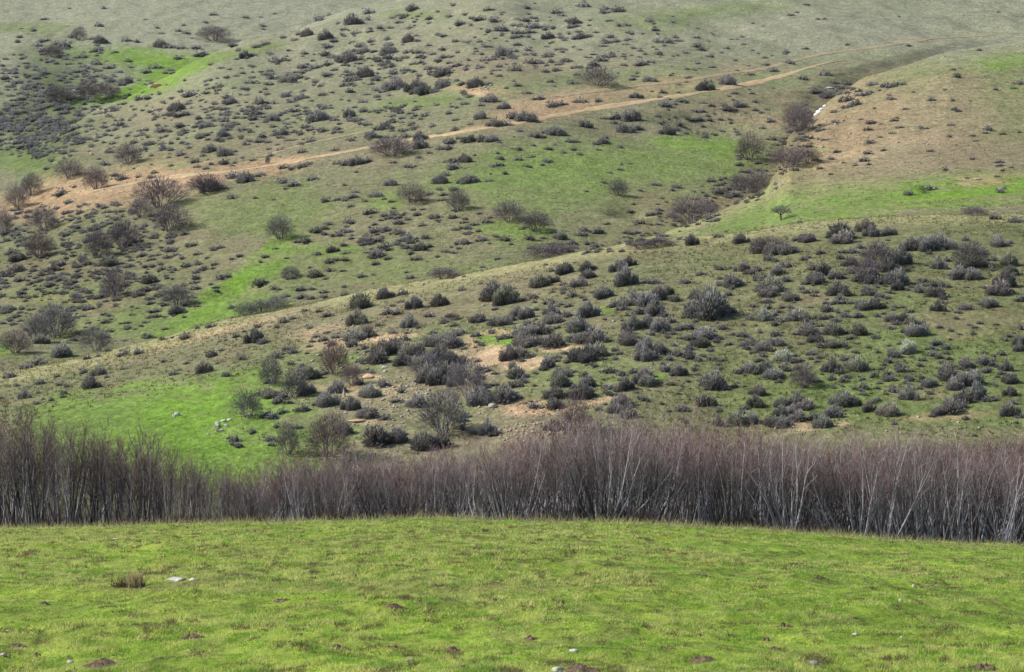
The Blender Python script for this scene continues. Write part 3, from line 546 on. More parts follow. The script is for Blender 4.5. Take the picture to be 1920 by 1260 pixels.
# scattered small ones between them, thicker where the photo is darker
THICK = [(150, 480, 190, 100, 330), (60, 240, 80, 60, 150), (120, 190, 110, 60, 90), (200, 430, 150, 50, 70), (70, 560, 110, 60, 100), (300, 520, 120, 80, 60), (90, 250, 110, 60, 90), (100, 140, 120, 50, 60), (330, 250, 260, 70, 110), (620, 180, 260, 90, 220), (900, 90, 300, 70, 150), (250, 200, 180, 90, 90), (760, 430, 160, 60, 50), (1570, 172, 45, 16, 34), (1500, 245, 40, 36, 34), (1440, 305, 60, 26, 36), (1370, 362, 70, 26, 44), (1290, 408, 70, 18, 34), (1210, 448, 80, 12, 30), (1090, 466, 90, 12, 26), (1340, 220, 110, 40, 34), (1200, 90, 320, 60, 60), (1150, 680, 300, 100, 150), (1650, 620, 260, 130, 170),
         (50, 225, 80, 55, 130), (110, 150, 90, 40, 60), (130, 90, 110, 20, 26), (45, 215, 100, 65, 60), (120, 455, 150, 80, 60), (560, 170, 190, 70, 60), (720, 130, 130, 40, 40), (1100, 80, 300, 50, 40), (480, 230, 200, 40, 45), (180, 560, 150, 60, 30), (700, 440, 60, 40, 14), (1330, 190, 100, 50, 18), (1650, 200, 160, 70, 26),
         (1000, 300, 250, 50, 16), (900, 560, 250, 50, 26), (1500, 560, 250, 80, 50), (1650, 720, 260, 70, 40), (1150, 640, 200, 60, 30), (620, 680, 100, 40, 20), (1750, 500, 160, 50, 20), (860, 430, 200, 40, 18), (1300, 120, 200, 40, 14), (1250, 400, 80, 40, 20), (1400, 350, 60, 40, 20), (1500, 280, 60, 30, 12), (250, 250, 150, 40, 26)]
ex = []
for x, y, rx, ry, n in THICK:
    for _ in range(n):
        a, r = random.uniform(0, 2*PI), math.sqrt(random.random())
        ex.append((x+math.cos(a)*r*rx, y+math.sin(a)*r*ry, random.triangular(6, 22, 10)*(1 if y > 400 else .9), False))
W4 = land([a[0] for a in ex], [a[1] for a in ex])
rest += [a+tuple(w) for a, w in zip(ex, W4) if not math.isnan(w[0])]
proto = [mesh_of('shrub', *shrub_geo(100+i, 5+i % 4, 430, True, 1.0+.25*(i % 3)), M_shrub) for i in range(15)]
proto_hazy = []
for i in range(8):
    v, f, c = shrub_geo(100+i, 5+i % 4, 260, True, 1.0+.25*(i % 3)); proto_hazy.append(mesh_of('shrub', v, f, c*.52+np.array([.155, .155, .158]), M_shrub))  # far shrubs greyed and lightened: aerial haze put into the colour
proto_pale = []
for i in range(3):
    v, f, c = shrub_geo(150+i, 5, 430); proto_pale.append(mesh_of('shrub', v, f, c*np.array([1.6, 1.75, 1.45]), M_shrub))
items = []
for x, y, w, p, X, Y, Zz in own:
    size = 'large ' if w > 33 else 'small ' if w < 20 else ''
    items.append((x, y, ('pale sage' if p else f'{size}dark grey')+' rounded shrub'))
for (x, y, w, p, X, Y, Zz), lab in zip(own, single_out(items)):
    d = w/FPX*Y*random.uniform(.95, 1.14)
    me = random.choice(proto_pale if p else proto if Y < 420 else proto_hazy); d *= 1.0 if Y < 300 else .84
    k = random.uniform(.88, 1.12)
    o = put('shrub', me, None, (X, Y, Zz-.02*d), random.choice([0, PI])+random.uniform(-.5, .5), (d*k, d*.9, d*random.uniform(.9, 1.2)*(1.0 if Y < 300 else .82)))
    tag(o, lab, 'shrub', 'shrubs dotted over the hillsides')
geos = [shrub_geo(300+i, 4, 55, True, 1.1) for i in range(8)]
parts = []
for x, y, w, p, X, Y, Zz in rest:
    v, f, c = random.choice(geos); d = w/FPX*Y*random.uniform(.95, 1.25); a = random.uniform(0, 2*PI)
    ca, sa = math.cos(a)*d, math.sin(a)*d
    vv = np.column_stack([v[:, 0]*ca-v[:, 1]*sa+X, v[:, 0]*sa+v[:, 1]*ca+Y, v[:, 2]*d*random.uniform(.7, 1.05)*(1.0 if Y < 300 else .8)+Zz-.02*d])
    if Y > 420: c = c*.6+.115  # distant scrub paled too, haze mixed into its colour
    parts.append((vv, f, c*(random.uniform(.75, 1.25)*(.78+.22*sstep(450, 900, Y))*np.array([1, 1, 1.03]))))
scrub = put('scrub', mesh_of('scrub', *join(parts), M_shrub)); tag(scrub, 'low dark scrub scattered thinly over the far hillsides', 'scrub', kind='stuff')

# =====================================================================  leafless trees and bushes
def bez(p, d, L, n, up, rg, wob):
    pts = [np.array(p, float)]; d = np.array(d, float)
    for i in range(n):
        d = d+np.array([0, 0, up])+rg.normal(size=3)*wob; d /= np.linalg.norm(d)
        pts.append(pts[-1]+d*L/n)
    return np.array(pts)
def tree_geo(seed, H, n_stem, spread, n_br, n_tw, bark, twig_lo, twig_hi, r0=.06, start=.2, tw=.013, brl=.34):
    rg = np.random.default_rng(seed); trunk, crown = [], []; TP, TD, TL, TC = [], [], [], []
    for s in range(n_stem):
        a = rg.uniform(0, 2*PI); th = rg.uniform(0, 1.45)*spread+.02
        d = np.array([math.cos(a)*math.sin(th), math.sin(a)*math.sin(th), math.cos(th)])
        L = H*rg.uniform(.74, .97); b = np.array([math.cos(a), math.sin(a), 0])*rg.uniform(.0, .12)*(n_stem > 1)
        b[2] = -.05*H*.3
        st = bez(b, d, L, 9, .035, rg, .055); r = r0*rg.uniform(.6, 1.25)*(1-np.linspace(0, 1, 10)**1.25*.9)
        tone = bark*rg.choice([.25, .45, .8, 1.05, 1.3])*rg.uniform(.9, 1.1)
        trunk.append(tube(st, r, tone))
        for k in range(n_br):
            t = start+(1-start)*((k+rg.random())/n_br); f = t*9; i = min(int(f), 8); p = st[i]+(st[i+1]-st[i])*(f-i); ax = st[i+1]-st[i]; ax /= np.linalg.norm(ax)
            q = np.cross(ax, rg.normal(size=3)); q /= np.linalg.norm(q); an = rg.uniform(.35, .8)
            bd = ax*math.cos(an)+q*math.sin(an); bl = H*brl*(1.05-t)*rg.uniform(.55, 1.1)+H*.07
            br = bez(p, bd, bl, 4, .12, rg, .08)
            trunk.append(tube(br, np.linspace(max(.35*r[i], .008), .005, 5), tone*.85, 3))
            for j in range(n_tw):
                u = .2+.8*rg.random(); g = u*4; ii = min(int(g), 3); pp = br[ii]+(br[ii+1]-br[ii])*(g-ii); bx = br[ii+1]-br[ii]; bx /= np.linalg.norm(bx)
                TP.append(pp); TD.append(bx+rg.normal(size=3)*.42+np.array([0, 0, .35])); TL.append(H*rg.uniform(.05, .12)); TC.append(np.clip(pp[2]/H, 0, 1))
    TP, TD, TL, TC = map(np.array, (TP, TD, TL, TC)); TC = TC[:, None]
    TC = np.clip((TC-.35)/.6, 0, 1); cc = twig_lo*(1-TC)+twig_hi*TC; cc = cc*rg.uniform(.65, 1.35, (len(cc), 1))
    crown.append(spikes(TP, TD, TL, tw, cc*.9, cc, rg))
    Dn = TD/np.linalg.norm(TD, axis=1, keepdims=True)
    for k in range(2):
        P2 = TP+Dn*TL[:, None]*rg.uniform(.2, .8, (len(TP), 1)); crown.append(spikes(P2, Dn+rg.normal(size=Dn.shape)*.5+np.array([0, 0, .2]), TL*rg.uniform(.4, .8, len(TL)), tw*.8, cc, cc, rg))
    return join(trunk), join(crown)
BARK = np.array([.50, .475, .465]); TLO, THI = np.array([.13, .112, .11]), np.array([.50, .345, .315])  # lower twigs darker: shade inside the wood painted into them
TREES, DARKS = [], []
for i in range(14):
    n_stem = [3, 4, 7, 11, 5, 9, 14, 1, 7, 16, 4, 10, 12, 6][i]; spread = [.05, .08, .18, .36, .1, .24, .42, .04, .12, .48, .06, .2, .34, .12][i]
    t, c = tree_geo(500+i, 7.0, n_stem, spread, max(7, 22//(1+n_stem//3)), 6, BARK, TLO, THI, r0=.09 if n_stem < 3 else .054, start=.44, tw=.014)
    TREES.append((mesh_of('trunk', *t, M_bark), mesh_of('crown', *c, M_bush), n_stem))
    DARKS.append((mesh_of('trunk', t[0], t[1], t[2]*np.array([.62, .60, .58]), M_bark), mesh_of('crown', c[0], c[1], c[2]*np.array([.62, .60, .58]), M_bush), n_stem))  # darker copies: shade at the wood's left end put into the colour
def tree_thing(name, tm, cm, loc, rz, sc):
    e = bpy.data.objects.new(name, None); C.objects.link(e); e.location = loc; e.rotation_euler = (0, 0, rz); e.scale = sc; e.empty_display_size = .3
    put('trunk', tm, e); put('crown', cm, e)
    return e
TOPS = [(-300, 792), (0, 790), (60, 789), (130, 795), (200, 806), (260, 828), (310, 845), (360, 866), (400, 876), (440, 884), (480, 874), (520, 866), (560, 850), (600, 844), (650, 856), (700, 862), (760, 858), (800, 852), (870, 850), (920, 846), (980, 832), (1050, 812), (1100, 800),
        (1150, 795), (1200, 800), (1300, 806), (1400, 815), (1500, 828), (1600, 833), (1700, 833), (1800, 831), (1920, 833), (2300, 833)]
cand = []
ROWS = [(139, 92), (146.5, 76), (154, 62), (161.5, 50)]
for ri, (Y0, n) in enumerate(ROWS):
    half = .2217*1.05
    for k in range(n):
        s = -half+2*half*(k+random.uniform(.05, .95))/n; Y = Y0+random.uniform(-3, 3); cand.append((ri, s, Y))
info = []
for ri, s, Y in cand:
    zb = float(height(s, Y)); px, py = pix(s, zb/Y); mt = float(np.interp(s, *curve(TOPS)))
    top = mt*Y-random.choice([0, .1, .3, .6, 1.0])*random.random()
    h = max(3.6, (top-zb))*random.uniform(.93, 1.19)
    fan = px > 470
    kinds = [2, 3, 5, 6, 9, 9, 11, 12, 12, 6, 13, 3] if fan else [0, 1, 2, 4, 7, 8, 10, 13, 0, 7]
    info.append([ri, s, Y, zb, float(px), h, random.choice(kinds)])
TM = [('wood edge at the field', 0), ('dip in the treetops', 430), ('white rock outcrop', 418), ('reddish thicket by the wood', 615), ('sandy scrape', 905), ('reddish bush above the wood', 1078), ('big dark oval shrub', 1334), ('orange scrape', 1500), ('round mauve bush', 1507), ('bare turf', 1760)]
TM = [('pale rock in the green field', 332), ('reddish thicket at the wood edge', 615), ('bright sandy scrape', 905), ('tall reddish bush on the slope', 1078), ('big dark oval shrub', 1334), ('round mauve bush', 1507), ('lone shrub on bare turf', 1760), ('flat turf at the ridge end', 60)]
ROWN = ['front', 'second', 'third', 'back']
slots = {}
for q in info:
    k = min(range(len(TM)), key=lambda k: abs(TM[k][1]-q[4])); sd = 'left' if q[4] < TM[k][1] else 'right'
    slots.setdefault((q[0], k, sd), []).append(q)
for (ri, k, sd), L in slots.items():
    for r, q in enumerate(sorted(L, key=lambda q: abs(q[4]-TM[k][1]))):
        ns = TREES[q[6]][2]; form = 'straight' if ns == 1 else 'forked' if ns < 5 else 'upright' if ns < 10 else 'fan-shaped'
        lab = f"{form} leafless tree, {ROWN[ri]} row, {ORD[r]} {sd} of line below {TM[k][0]}"
        sx = q[5]/7*random.uniform(.85, 1.15)
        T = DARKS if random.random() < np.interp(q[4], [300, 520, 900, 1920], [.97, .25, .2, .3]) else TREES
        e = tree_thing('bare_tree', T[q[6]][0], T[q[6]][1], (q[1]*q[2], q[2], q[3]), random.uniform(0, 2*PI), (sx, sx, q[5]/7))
        tag(e, lab, 'tree', 'leafless trees of the wood behind the meadow')
# brushwood on the wood floor and the rank edge of the meadow
n = 170000; s = rng.uniform(-.245, .245, n); Y = rng.uniform(134, 172, n); Y = np.where(rng.random(n) < .3, rng.uniform(131, 138, n), Y)
k = fbm(s*Y/2.2, Y/2.5, 221, 3); q = (k > .39) | (s*Y < -18) & (k > .33); s, Y, k = s[q], Y[q], k[q]; n = len(s)
P = np.stack([s*Y, Y, height(s, Y)-.03], 1); D = rng.normal(size=(n, 3))*.4; D[:, 2] = 1
cc = np.array([.085, .062, .052])*rng.uniform(.5, 1.6, (n, 1)); hh = (.5+2.4*(k-.34)/.5)*rng.uniform(.5, 1.2, n)
tag(put('undergrowth', mesh_of('undergrowth', *spikes(P, D, hh.clip(.3, 2.6), .035, cc*.7, cc, rng), M_bush)), 'dark brown brushwood under the leafless trees', 'undergrowth', kind='stuff')
# tall bushes on the slopes: a cluster of stems under a rounded twig crown
def puff(rg, n, rx, z0, hz, c, tw, ln, lumps=9):
    """a cloud of fine twigs filling a lumpy dome"""
    Lc = rg.normal(size=(lumps, 3)); Lc[:, 2] = np.abs(Lc[:, 2]); Lc /= np.linalg.norm(Lc, axis=1, keepdims=True); La = rg.uniform(.72, 1.08, lumps)
    D = rg.normal(size=(n, 3)); D[:, 2] = np.where(D[:, 2] < -.25, -D[:, 2], D[:, 2]); D /= np.linalg.norm(D, axis=1, keepdims=True)
    w = np.exp(7*(D@Lc.T)); env = (w*La).sum(1)/w.sum(1)
    r = env*rg.uniform(.12, 1, n)**.55
    P = D*r[:, None]*np.array([rx, rx, hz])+np.array([0, 0, z0])
    T = D*np.array([1, 1, .8])+np.array([0, 0, .55])+rg.normal(size=(n, 3))*.38
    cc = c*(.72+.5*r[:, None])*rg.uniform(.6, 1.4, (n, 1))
    return spikes(P, T, rg.uniform(.5, 1.3, n)*ln, tw, cc*.85, cc, rg)
def bush_geo(seed, tone, n=2700):
    rg = np.random.default_rng(seed); trunk = []
    for k in range(15):
        a = rg.uniform(0, 2*PI); th = rg.uniform(.05, .85); d = np.array([math.cos(a)*math.sin(th), math.sin(a)*math.sin(th), math.cos(th)])
        st = bez(np.array([math.cos(a)*.07, math.sin(a)*.07, -.03]), d, rg.uniform(.5, .85), 6, .05, rg, .1)
        trunk.append(tube(st, .013*(1-np.linspace(0, 1, 7)*.75), tone*rg.uniform(.8, 1.5), 3))
    return join(trunk), puff(rg, n, .5, .16, .8, tone, .0085, .13)
TONE = {'m': np.array([.215, .18, .20]), 'r': np.array([.225, .172, .175]), 'g': np.array([.215, .205, .21])}
BM = {k: [] for k in TONE}
for k in TONE:
    for i in range(4):
        t, c = bush_geo(700+i+ord(k)*10, TONE[k]); hmax = c[0][:, 2].max(); wid = (np.percentile(c[0][:, 0], 97)-np.percentile(c[0][:, 0], 3))
        BM[k].append((mesh_of('stem_cluster', *t, M_bark), mesh_of('crown', *c, M_bush), hmax, wid))
B = []
for t in BUSHES.split():
    q = t.split(','); B.append((float(q[0]), float(q[1]), float(q[2]), float(q[3]), q[4]))
WB = land([b[0] for b in B], [b[1] for b in B])
nm = {'m': 'mauve-grey', 'r': 'reddish', 'g': 'ash-grey'}
labs = single_out([(b[0], b[1], f"{'tall ' if b[3] > 44 else ''}{nm[b[4]]} leafless bush") for b in B])
for b, w, lab in zip(B, WB, labs):
    if math.isnan(w[0]): continue
    t, c, hm, wd = random.choice(BM[b[4]]); d = w[1]/FPX
    e = bpy.data.objects.new('bare_bush', None); C.objects.link(e); e.location = w; e.rotation_euler = (0, 0, random.uniform(0, 2*PI)); e.empty_display_size = .3
    k = b[2]*d/wd; e.scale = (k*.95, k*.95, 1.22*b[3]*d/hm)
    put('stem_cluster', t, e); put('crown', c, e)
    tag(e, lab, 'bush', 'leafless bushes on the slopes')
# the small round tree on the green shelf
rg = np.random.default_rng(900); tr = [tube(np.array([[0, 0, -.03], [.01, 0, .2], [0, .01, .4], [.02, 0, .6]]), [.05, .04, .035, .02], np.array([.16, .14, .13]), 6)]
for q in range(9):
    tr.append(tube(bez(np.array([0, 0, .32]), np.array([math.cos(q*.7), math.sin(q*.7), .75]), .45, 4, .1, rg, .1), [.022, .017, .013, .009, .005], np.array([.16, .14, .13]), 3))
t, c = join(tr), puff(rg, 1700, .52, .5, .46, np.array([.26, .25, .25]), .012, .12)
w = land([1464], [413])[0]; k = 31/FPX*w[1]
e = tree_thing('round_tree', mesh_of('trunk', *t, M_bark), mesh_of('crown', *c, M_bush), w, 1.0, (k*1.3, k*1.3, k*.95))
tag(e, 'small lone tree with a rounded grey crown standing on the bright green shelf', 'tree')

# =====================================================================  rocks, snow, rubble
def rock(name, px, py, wpx, hpx, c, lab, cat, group=None, y0=176, flat=1., seed=0, mat=None, deep=.8):
    rg = np.random.default_rng(seed); v, f = blob(rg, 3, .35)
    w = land([px], [py], y0)[0]; d = w[1]/FPX
    v = v*np.array([wpx*d*.5, wpx*d*.5*deep, hpx*d*.62]); v[:, 2] += hpx*d*.24
    cc = np.ones((len(v), 3))*c*(.85+.3*fbm(v[:, 0]*3+seed, v[:, 1]*3+v[:, 2]*2, 3, 3))[:, None]
    o = put(name, mesh_of(name, v, f, cc, mat or M_rock, True), None, w, rg.uniform(-.4, .4)); tag(o, lab, cat, group); return o
PR = np.array([.50, .455, .375]); WR = np.array([.60, .58, .52])
for i, (x, y, a, h, lab) in enumerate([(409, 799, 13, 11, 'tallest white rock of the outcrop in the green field'), (420, 791, 13, 6, 'flat white rock along the top of the outcrop'), (430, 788, 10, 5, 'white rock at the upper right end of the outcrop'),
        (424, 800, 9, 6, 'white rock in the middle of the outcrop'), (407, 809, 7, 10, 'narrow white rock on the lower edge of the outcrop'), (416, 808, 8, 5, 'small white rock low in the outcrop'), (391, 815, 5, 4, 'tiny white stone below the outcrop'),
        (333, 779, 15, 8, 'wide pale rock lying alone in the green field'), (326, 782, 8, 6, 'small pale stone touching the lone field rock'), (449, 776, 7, 5, 'white stone between the outcrop and a grey thicket'), (461, 779, 7, 5, 'white stone at the foot of a grey thicket')]):
    rock('rock', x, y, a, h, WR, lab, 'rock', 'white rocks in the green field', seed=40+i)
for i, (x, y, a, h, c, lab) in enumerate([(690, 709, 28, 9, SAND*1.15, 'arched pale ledge of rock among dark shrubs'), (645, 744, 6, 22, PR, 'narrow pale stone standing upright among shrubs'), (637, 748, 5, 11, SAND, 'short pale stone beside the upright one'),
        (721, 690, 14, 6, WR, 'white rock under a large dark thicket'), (722, 698, 9, 6, WR, 'smaller white rock just below the thicket'), (923, 764, 18, 10, PR, 'pale boulder at the left end of the sandy bank'), (1032, 815, 18, 7, SAND, 'sandy slab above the treetops'),
        (586, 678, 10, 5, PR, 'pale rock beside a mauve bush'), (598, 667, 12, 5, PR, 'pale slab between small shrubs near the crest'), (668, 790, 34, 4, SAND, 'long thin pale ledge above a reddish thicket'), (805, 733, 8, 6, PR, 'pale stone right of the dark thicket'),
        (1045, 800, 8, 6, PR, 'pale stone by the reddish bush'), (1000, 812, 9, 5, PR, 'pale stone on the rubble just above treetops'), (780, 722, 7, 5, PR, 'pale stone in the middle of the rubble'), (938, 660, 12, 4, SAND, 'sandy rock on the edge of the bright scrape')]):
    rock('rock', x, y, a, h, c, lab, 'rock', 'pale rocks on the near hillside', seed=80+i)
sp = []
for q, (x, y, a, h) in enumerate([(1530, 216, 8, 7), (1535, 211, 10, 8), (1541, 206, 10, 8), (1547, 200, 8, 6)]):
    w = land([x], [y])[0]; d = w[1]/FPX; v, f = blob(np.random.default_rng(60+q), 2, .4)
    sp.append((v*np.array([a*d*.62, a*d*.9, h*d*.5])+w+np.array([0, 0, h*d*.12]), f, np.ones((len(v), 3))*np.array([.82, .83, .86])))
v, f, c = join(sp); o = v.mean(0)*np.array([1, 1, 0])+np.array([0, 0, v[:, 2].min()])
tag(put('snow_patch', mesh_of('snow_patch', v-o, f, c, M_snow, True), None, o), 'bright white slanting streak of snow tucked into the gully edge', 'snow')
rock('snow_patch', 1556, 166, 16, 4, np.array([.5, .5, .53]), 'grey streak of old snow higher in the gully', 'snow', seed=9, mat=M_snow)
rock('rock', 283, 165, 9, 8, np.array([.6, .55, .5]), 'white stone at the left end of the orange bank', 'rock', seed=12)
rock('earth_bank', 296, 163, 26, 9, ORANGE*1.2, 'small orange earth bank in the green gully meadow', 'bank', seed=13, mat=M_earth)
rock('rock', 1835, 337, 16, 5, PR, 'pale flat rock by an orange patch on the green shelf', 'rock', seed=14)
rock('rock', 1880, 355, 16, 7, np.array([.3, .29, .25]), 'grey rock on the green shelf', 'rock', seed=15)
rock('rock', 1155, 158, 10, 4, PR, 'pale stone beside the bush above the road', 'rock', seed=16)
rock('rock', 172, 291, 10, 6, PR, 'pale rock on the slope above the roadside bushes', 'rock', seed=17)
parts = []
RB = [(700, 780, 70, 30, 150), (760, 735, 50, 30, 170), (900, 760, 60, 20, 40), (680, 690, 50, 24, 60), (1010, 815, 80, 24, 260), (1000, 770, 60, 14, 50), (630, 620, 50, 26, 90), (660, 650, 40, 20, 50), (1480, 800, 60, 6, 14), (1760, 800, 130, 20, 26), (1560, 265, 80, 40, 60), (1450, 330, 40, 20, 20), (1720, 265, 60, 12, 16), (250, 350, 160, 16, 30), (900, 165, 40, 8, 14), (1000, 650, 300, 90, 60), (800, 470, 300, 60, 26), (60, 395, 60, 12, 14)]
bl = [blob(np.random.default_rng(900+i), 1, .3) for i in range(6)]
pts = []
for x, y, rx, ry, n in RB:
    for _ in range(n):
        a, r = random.uniform(0, 2*PI), math.sqrt(random.random()); pts.append((x+math.cos(a)*r*rx, y+math.sin(a)*r*ry))
WW = land([p[0] for p in pts], [p[1] for p in pts])
for w in WW:
    if math.isnan(w[0]): continue
    v, f = random.choice(bl); d = w[1]/FPX*random.choice([1.3, 1.7, 2.1, 2.8, 4.0]); v = v*np.array([d, d, d*.65])+w+np.array([0, 0, d*.2])
    parts.append((v, f, np.ones((len(v), 3))*random.choice([PR, WR*.8, SAND, PR*.7])))
tag(put('rubble', mesh_of('rubble', *join(parts), M_rock)), 'pale loose stones strewn over the eroded hillside', 'rubble', kind='stuff')

# =====================================================================  dry tufts on the hillsides
n = 26000
s = rng.uniform(-.236, .236, n); Y = np.concatenate([rng.uniform(178, 284, 16000), rng.uniform(284, 520, 10000)]); z = height(s, Y)
keep = fbm(s*Y/9, Y/9, 131, 3) > .42; s, Y, z = s[keep], Y[keep], z[keep]; n = len(s)
i = np.clip(np.searchsorted(S, s), 0, NS-1); j = np.clip(np.searchsorted(Yr, Y), 0, NY-1); base = col[j, i]
ok = base[:, 1]/base[:, 0] < 1.42; s, Y, z, base = s[ok], Y[ok], z[ok], base[ok]; n = len(s)
P = np.repeat(np.stack([s*Y, Y, z-.02], 1), 5, 0)+rng.normal(size=(5*n, 3))*np.array([.12, .12, 0])
D = rng.normal(size=(5*n, 3))*.5; D[:, 2] = 1
cc = np.repeat(base*rng.uniform(.6, 1.35, (n, 1)), 5, 0)
tag(put('dry_grass', mesh_of('dry_grass', *spikes(P, D, rng.uniform(.12, .34, 5*n), rng.uniform(.06, .13, 5*n), cc*.8, cc*1.15, rng), M_blade)), 'dry grass tufts over the hillsides', 'grass', kind='stuff')

# =====================================================================  the meadow in front: grass, molehills, stones, the dead weed
n = 1000000
s = rng.uniform(-.245, .245, n); Y = 1/rng.uniform(1/57.5, 1/10.5, n)
Y = np.where(rng.random(n) < .45, rng.uniform(20, 57.5, n), Y)
x = s*Y; z = height(s, Y)
gA, gB, gC, gD = fbm(x/3.2, Y/3.6, 101, 4), fbm(x/.8, Y/1.0, 111, 4), fbm(x/.22, Y/.26, 141, 3), fbm(x/1.7, Y/6., 151, 3)
bare = sstep(.57, .70, gB)
tall = (.55+.8*sstep(.35, .75, gC))*(1-.25*bare)*(.75+.5*sstep(.4, .6, gA))
hh = np.clip(.030*tall*rng.uniform(.5, 1.35, n),   .006, .10); ww = np.maximum(.0045, Y*.00042)*rng.uniform(.7, 1.4, n)
D = rng.normal(size=(n, 3))*.8; D[:, 2] = 1
c1 = np.empty((n, 3)); c1[:] = [.36, .54, .062]
def mixc(w, c):
    global c1
    w = np.clip(w, 0, 1)[:, None]; c1 = c1*(1-w)+np.array(c)*w
mixc(sstep(.48, .68, gD)*.6, [.44, .50, .10]); mixc(sstep(.46, .62, 1-gA)*.75, [.21, .43, .035]); mixc(sstep(.5, .64, gC)*.4, [.46, .50, .13]); mixc((rng.random(n) < .15)*.9, [.55, .49, .29]); mixc((rng.random(n) < .07)*.9, [.26, .20, .12]); mixc(sstep(.5, .66, gA)*.4, [.52, .50, .22]); gF = fbm(x/.13, Y/.2, 181, 3); mixc(sstep(.52, .64, gF)*.7, [.13, .30, .028]); mixc(sstep(.53, .66, 1-gF)*.6, [.60, .62, .20]); mixc(sstep(.67, .72, fbm(x/.12, Y/.24, 231, 3)+.05)*.9, [.15, .11, .065]); mixc(bare*.15, [.38, .33, .16])
mixc(sstep(.6, .8, 1-gC)*.4, [.14, .22, .04])
mixc(sstep(44, 57, Y)*.4, [.55, .54, .24])
c1 *= rng.uniform(.75, 1.25, (n, 1))*1.38; c1 = np.minimum(c1, .8); edge = (rng.random(n) < .035)*(Y > 40); hh = np.where(edge, rng.uniform(.10, .26, n), hh); ww = np.where(edge, .014, ww); c1 = np.where(edge[:, None], np.array([.50, .46, .24])*rng.uniform(.7, 1.2, (n, 1)), c1)
P = np.stack([x, Y, z-.004], 1)
tag(put('meadow_grass', mesh_of('meadow_grass', *spikes(P, D, hh, ww, c1*.75, c1, rng), M_blade)), 'short cropped green grass covering the front meadow', 'grass', kind='stuff')

MOLE = """359,1197,46,13 270,1198,26,8 190,1246,60,14 846,1222,38,12 739,1138,38,8 85,1133,22,7 526,1128,34,8 35,1211,40,8 68,1230,22,9 1052,1132,40,8 1030,1151,36,7 978,1055,30,5 826,1081,26,5 995,1198,28,9 640,1216,44,10 737,1213,26,7
1311,1192,16,7 1470,1175,38,9 1437,1201,22,9 1452,1218,40,8 1313,1240,66,13 1742,1101,50,6 1789,1083,26,5 1664,1235,28,9 1845,1254,60,12 866,1256,70,12 1085,1258,90,16 930,1095,34,5 560,1190,26,6 1180,1225,24,6 440,1120,26,5 300,1130,36,6
1210,1115,30,5 1600,1160,26,6 1880,1150,36,6 640,1090,24,4 1130,1060,26,4 1530,1085,30,4 780,1050,22,4 1700,1040,26,4 120,1080,26,4 60,1040,30,4 500,1050,26,4"""
mole = [tuple(float(a) for a in t.split(',')) for t in MOLE.split()]
FM = [('dead weed', 252, 1090), ('flat white rock', 340, 1087), ('dark-sided white stone', 1077, 1220), ('large bottom molehill', 1085, 1258), ('meadow crest', 800, 975), ('low grey stone', 1527, 1245), ('lone white stone', 132, 1240), ('small white flower', 1688, 1127), ('broad dark molehill', 359, 1197), ('white fleck of stone', 768, 1238), ('pale grass stone', 1604, 1190)]
for i, ((x, y, a, h), lab) in enumerate(zip(mole, single_out([(q[0], q[1], ('large' if q[2] > 45 else 'small' if q[2] < 30 else 'low')+' brown molehill') for q in mole], FM))):
    rg = np.random.default_rng(i); a *= 1.2; h *= 1.05; w = land([x], [y], 8, 60)[0]; d = w[1]/FPX
    if math.isnan(d): continue
    # a heap of crumbs: height field on a disc
    R, T = 9, 26; rr = np.linspace(0, 1, R); th = np.arange(T)*2*PI/T
    gx = rr[:, None]*np.cos(th); gy = rr[:, None]*np.sin(th)
    edge = 1+1.0*(fbm(np.cos(th)*1.6+i*3, np.sin(th)*1.3, 7, 2)-.5)
    gx, gy = gx*edge, gy*edge
    hz = (1-rr[:, None]**1.6)*(.2+1.5*fbm(gx*4+i, gy*4, 17, 4))
    X, Yv = w[0]+gx*a*d*.5, w[1]+gy*a*d*.55
    Zv = hxy(X, Yv)-.012+hz*h*d*.9
    V = np.stack([X-w[0], Yv-w[1], Zv-w[2]], -1).reshape(-1, 3); F = []
    for r in range(R-1):
        for k in range(T):
            F.append((r*T+k, r*T+(k+1) % T, (r+1)*T+(k+1) % T, (r+1)*T+k))
    cc = np.array([.165, .12, .08])*(.5+.9*rg.random((len(V), 1)))
    tag(put('molehill', mesh_of('molehill', V, np.array(F[T:] if False else F), cc, M_earth), None, w), lab, 'molehill', 'molehills in the front meadow')
for i, (x, y, a, h, c, lab) in enumerate([(333, 1090, 40, 11, WR, 'flat white rock lying in the grass beside the dead weed'), (362, 1088, 22, 6, WR, 'small low white rock right of the flat white rock'), (1077, 1222, 20, 9, WR, 'white stone with a dark side low in the meadow'),
        (1046, 1259, 30, 12, WR, 'white stone half buried in the large bottom molehill'), (132, 1243, 15, 7, WR*.9, 'white stone at the foot of the meadow on the left'), (6, 1230, 14, 8, PR, 'pale stone by the left border of the meadow'), (18, 1184, 18, 4, PR, 'thin pale stone in the grass near the left border'),
        (768, 1240, 20, 7, PR*.8, 'grey-white stone sunk in the grass below the middle'), (1527, 1247, 22, 11, np.array([.3, .3, .31]), 'grey stone low in the meadow on the right'), (1604, 1191, 14, 6, PR, 'pale stone in the grass of the right half'), (1688, 1128, 8, 7, WR, 'small white stone shining in the right of the meadow'),
        (1713, 1100, 7, 6, WR, 'tiny white stone next to a long molehill'), (218, 1012, 14, 4, PR, 'pale stone just under the meadow crest'), (1690, 1196, 7, 5, WR, 'tiny white fleck of stone above the right molehill')]):
    rock('stone', x, y, a, h, c, lab, 'stone', 'pale stones in the front meadow', y0=8, seed=140+i)
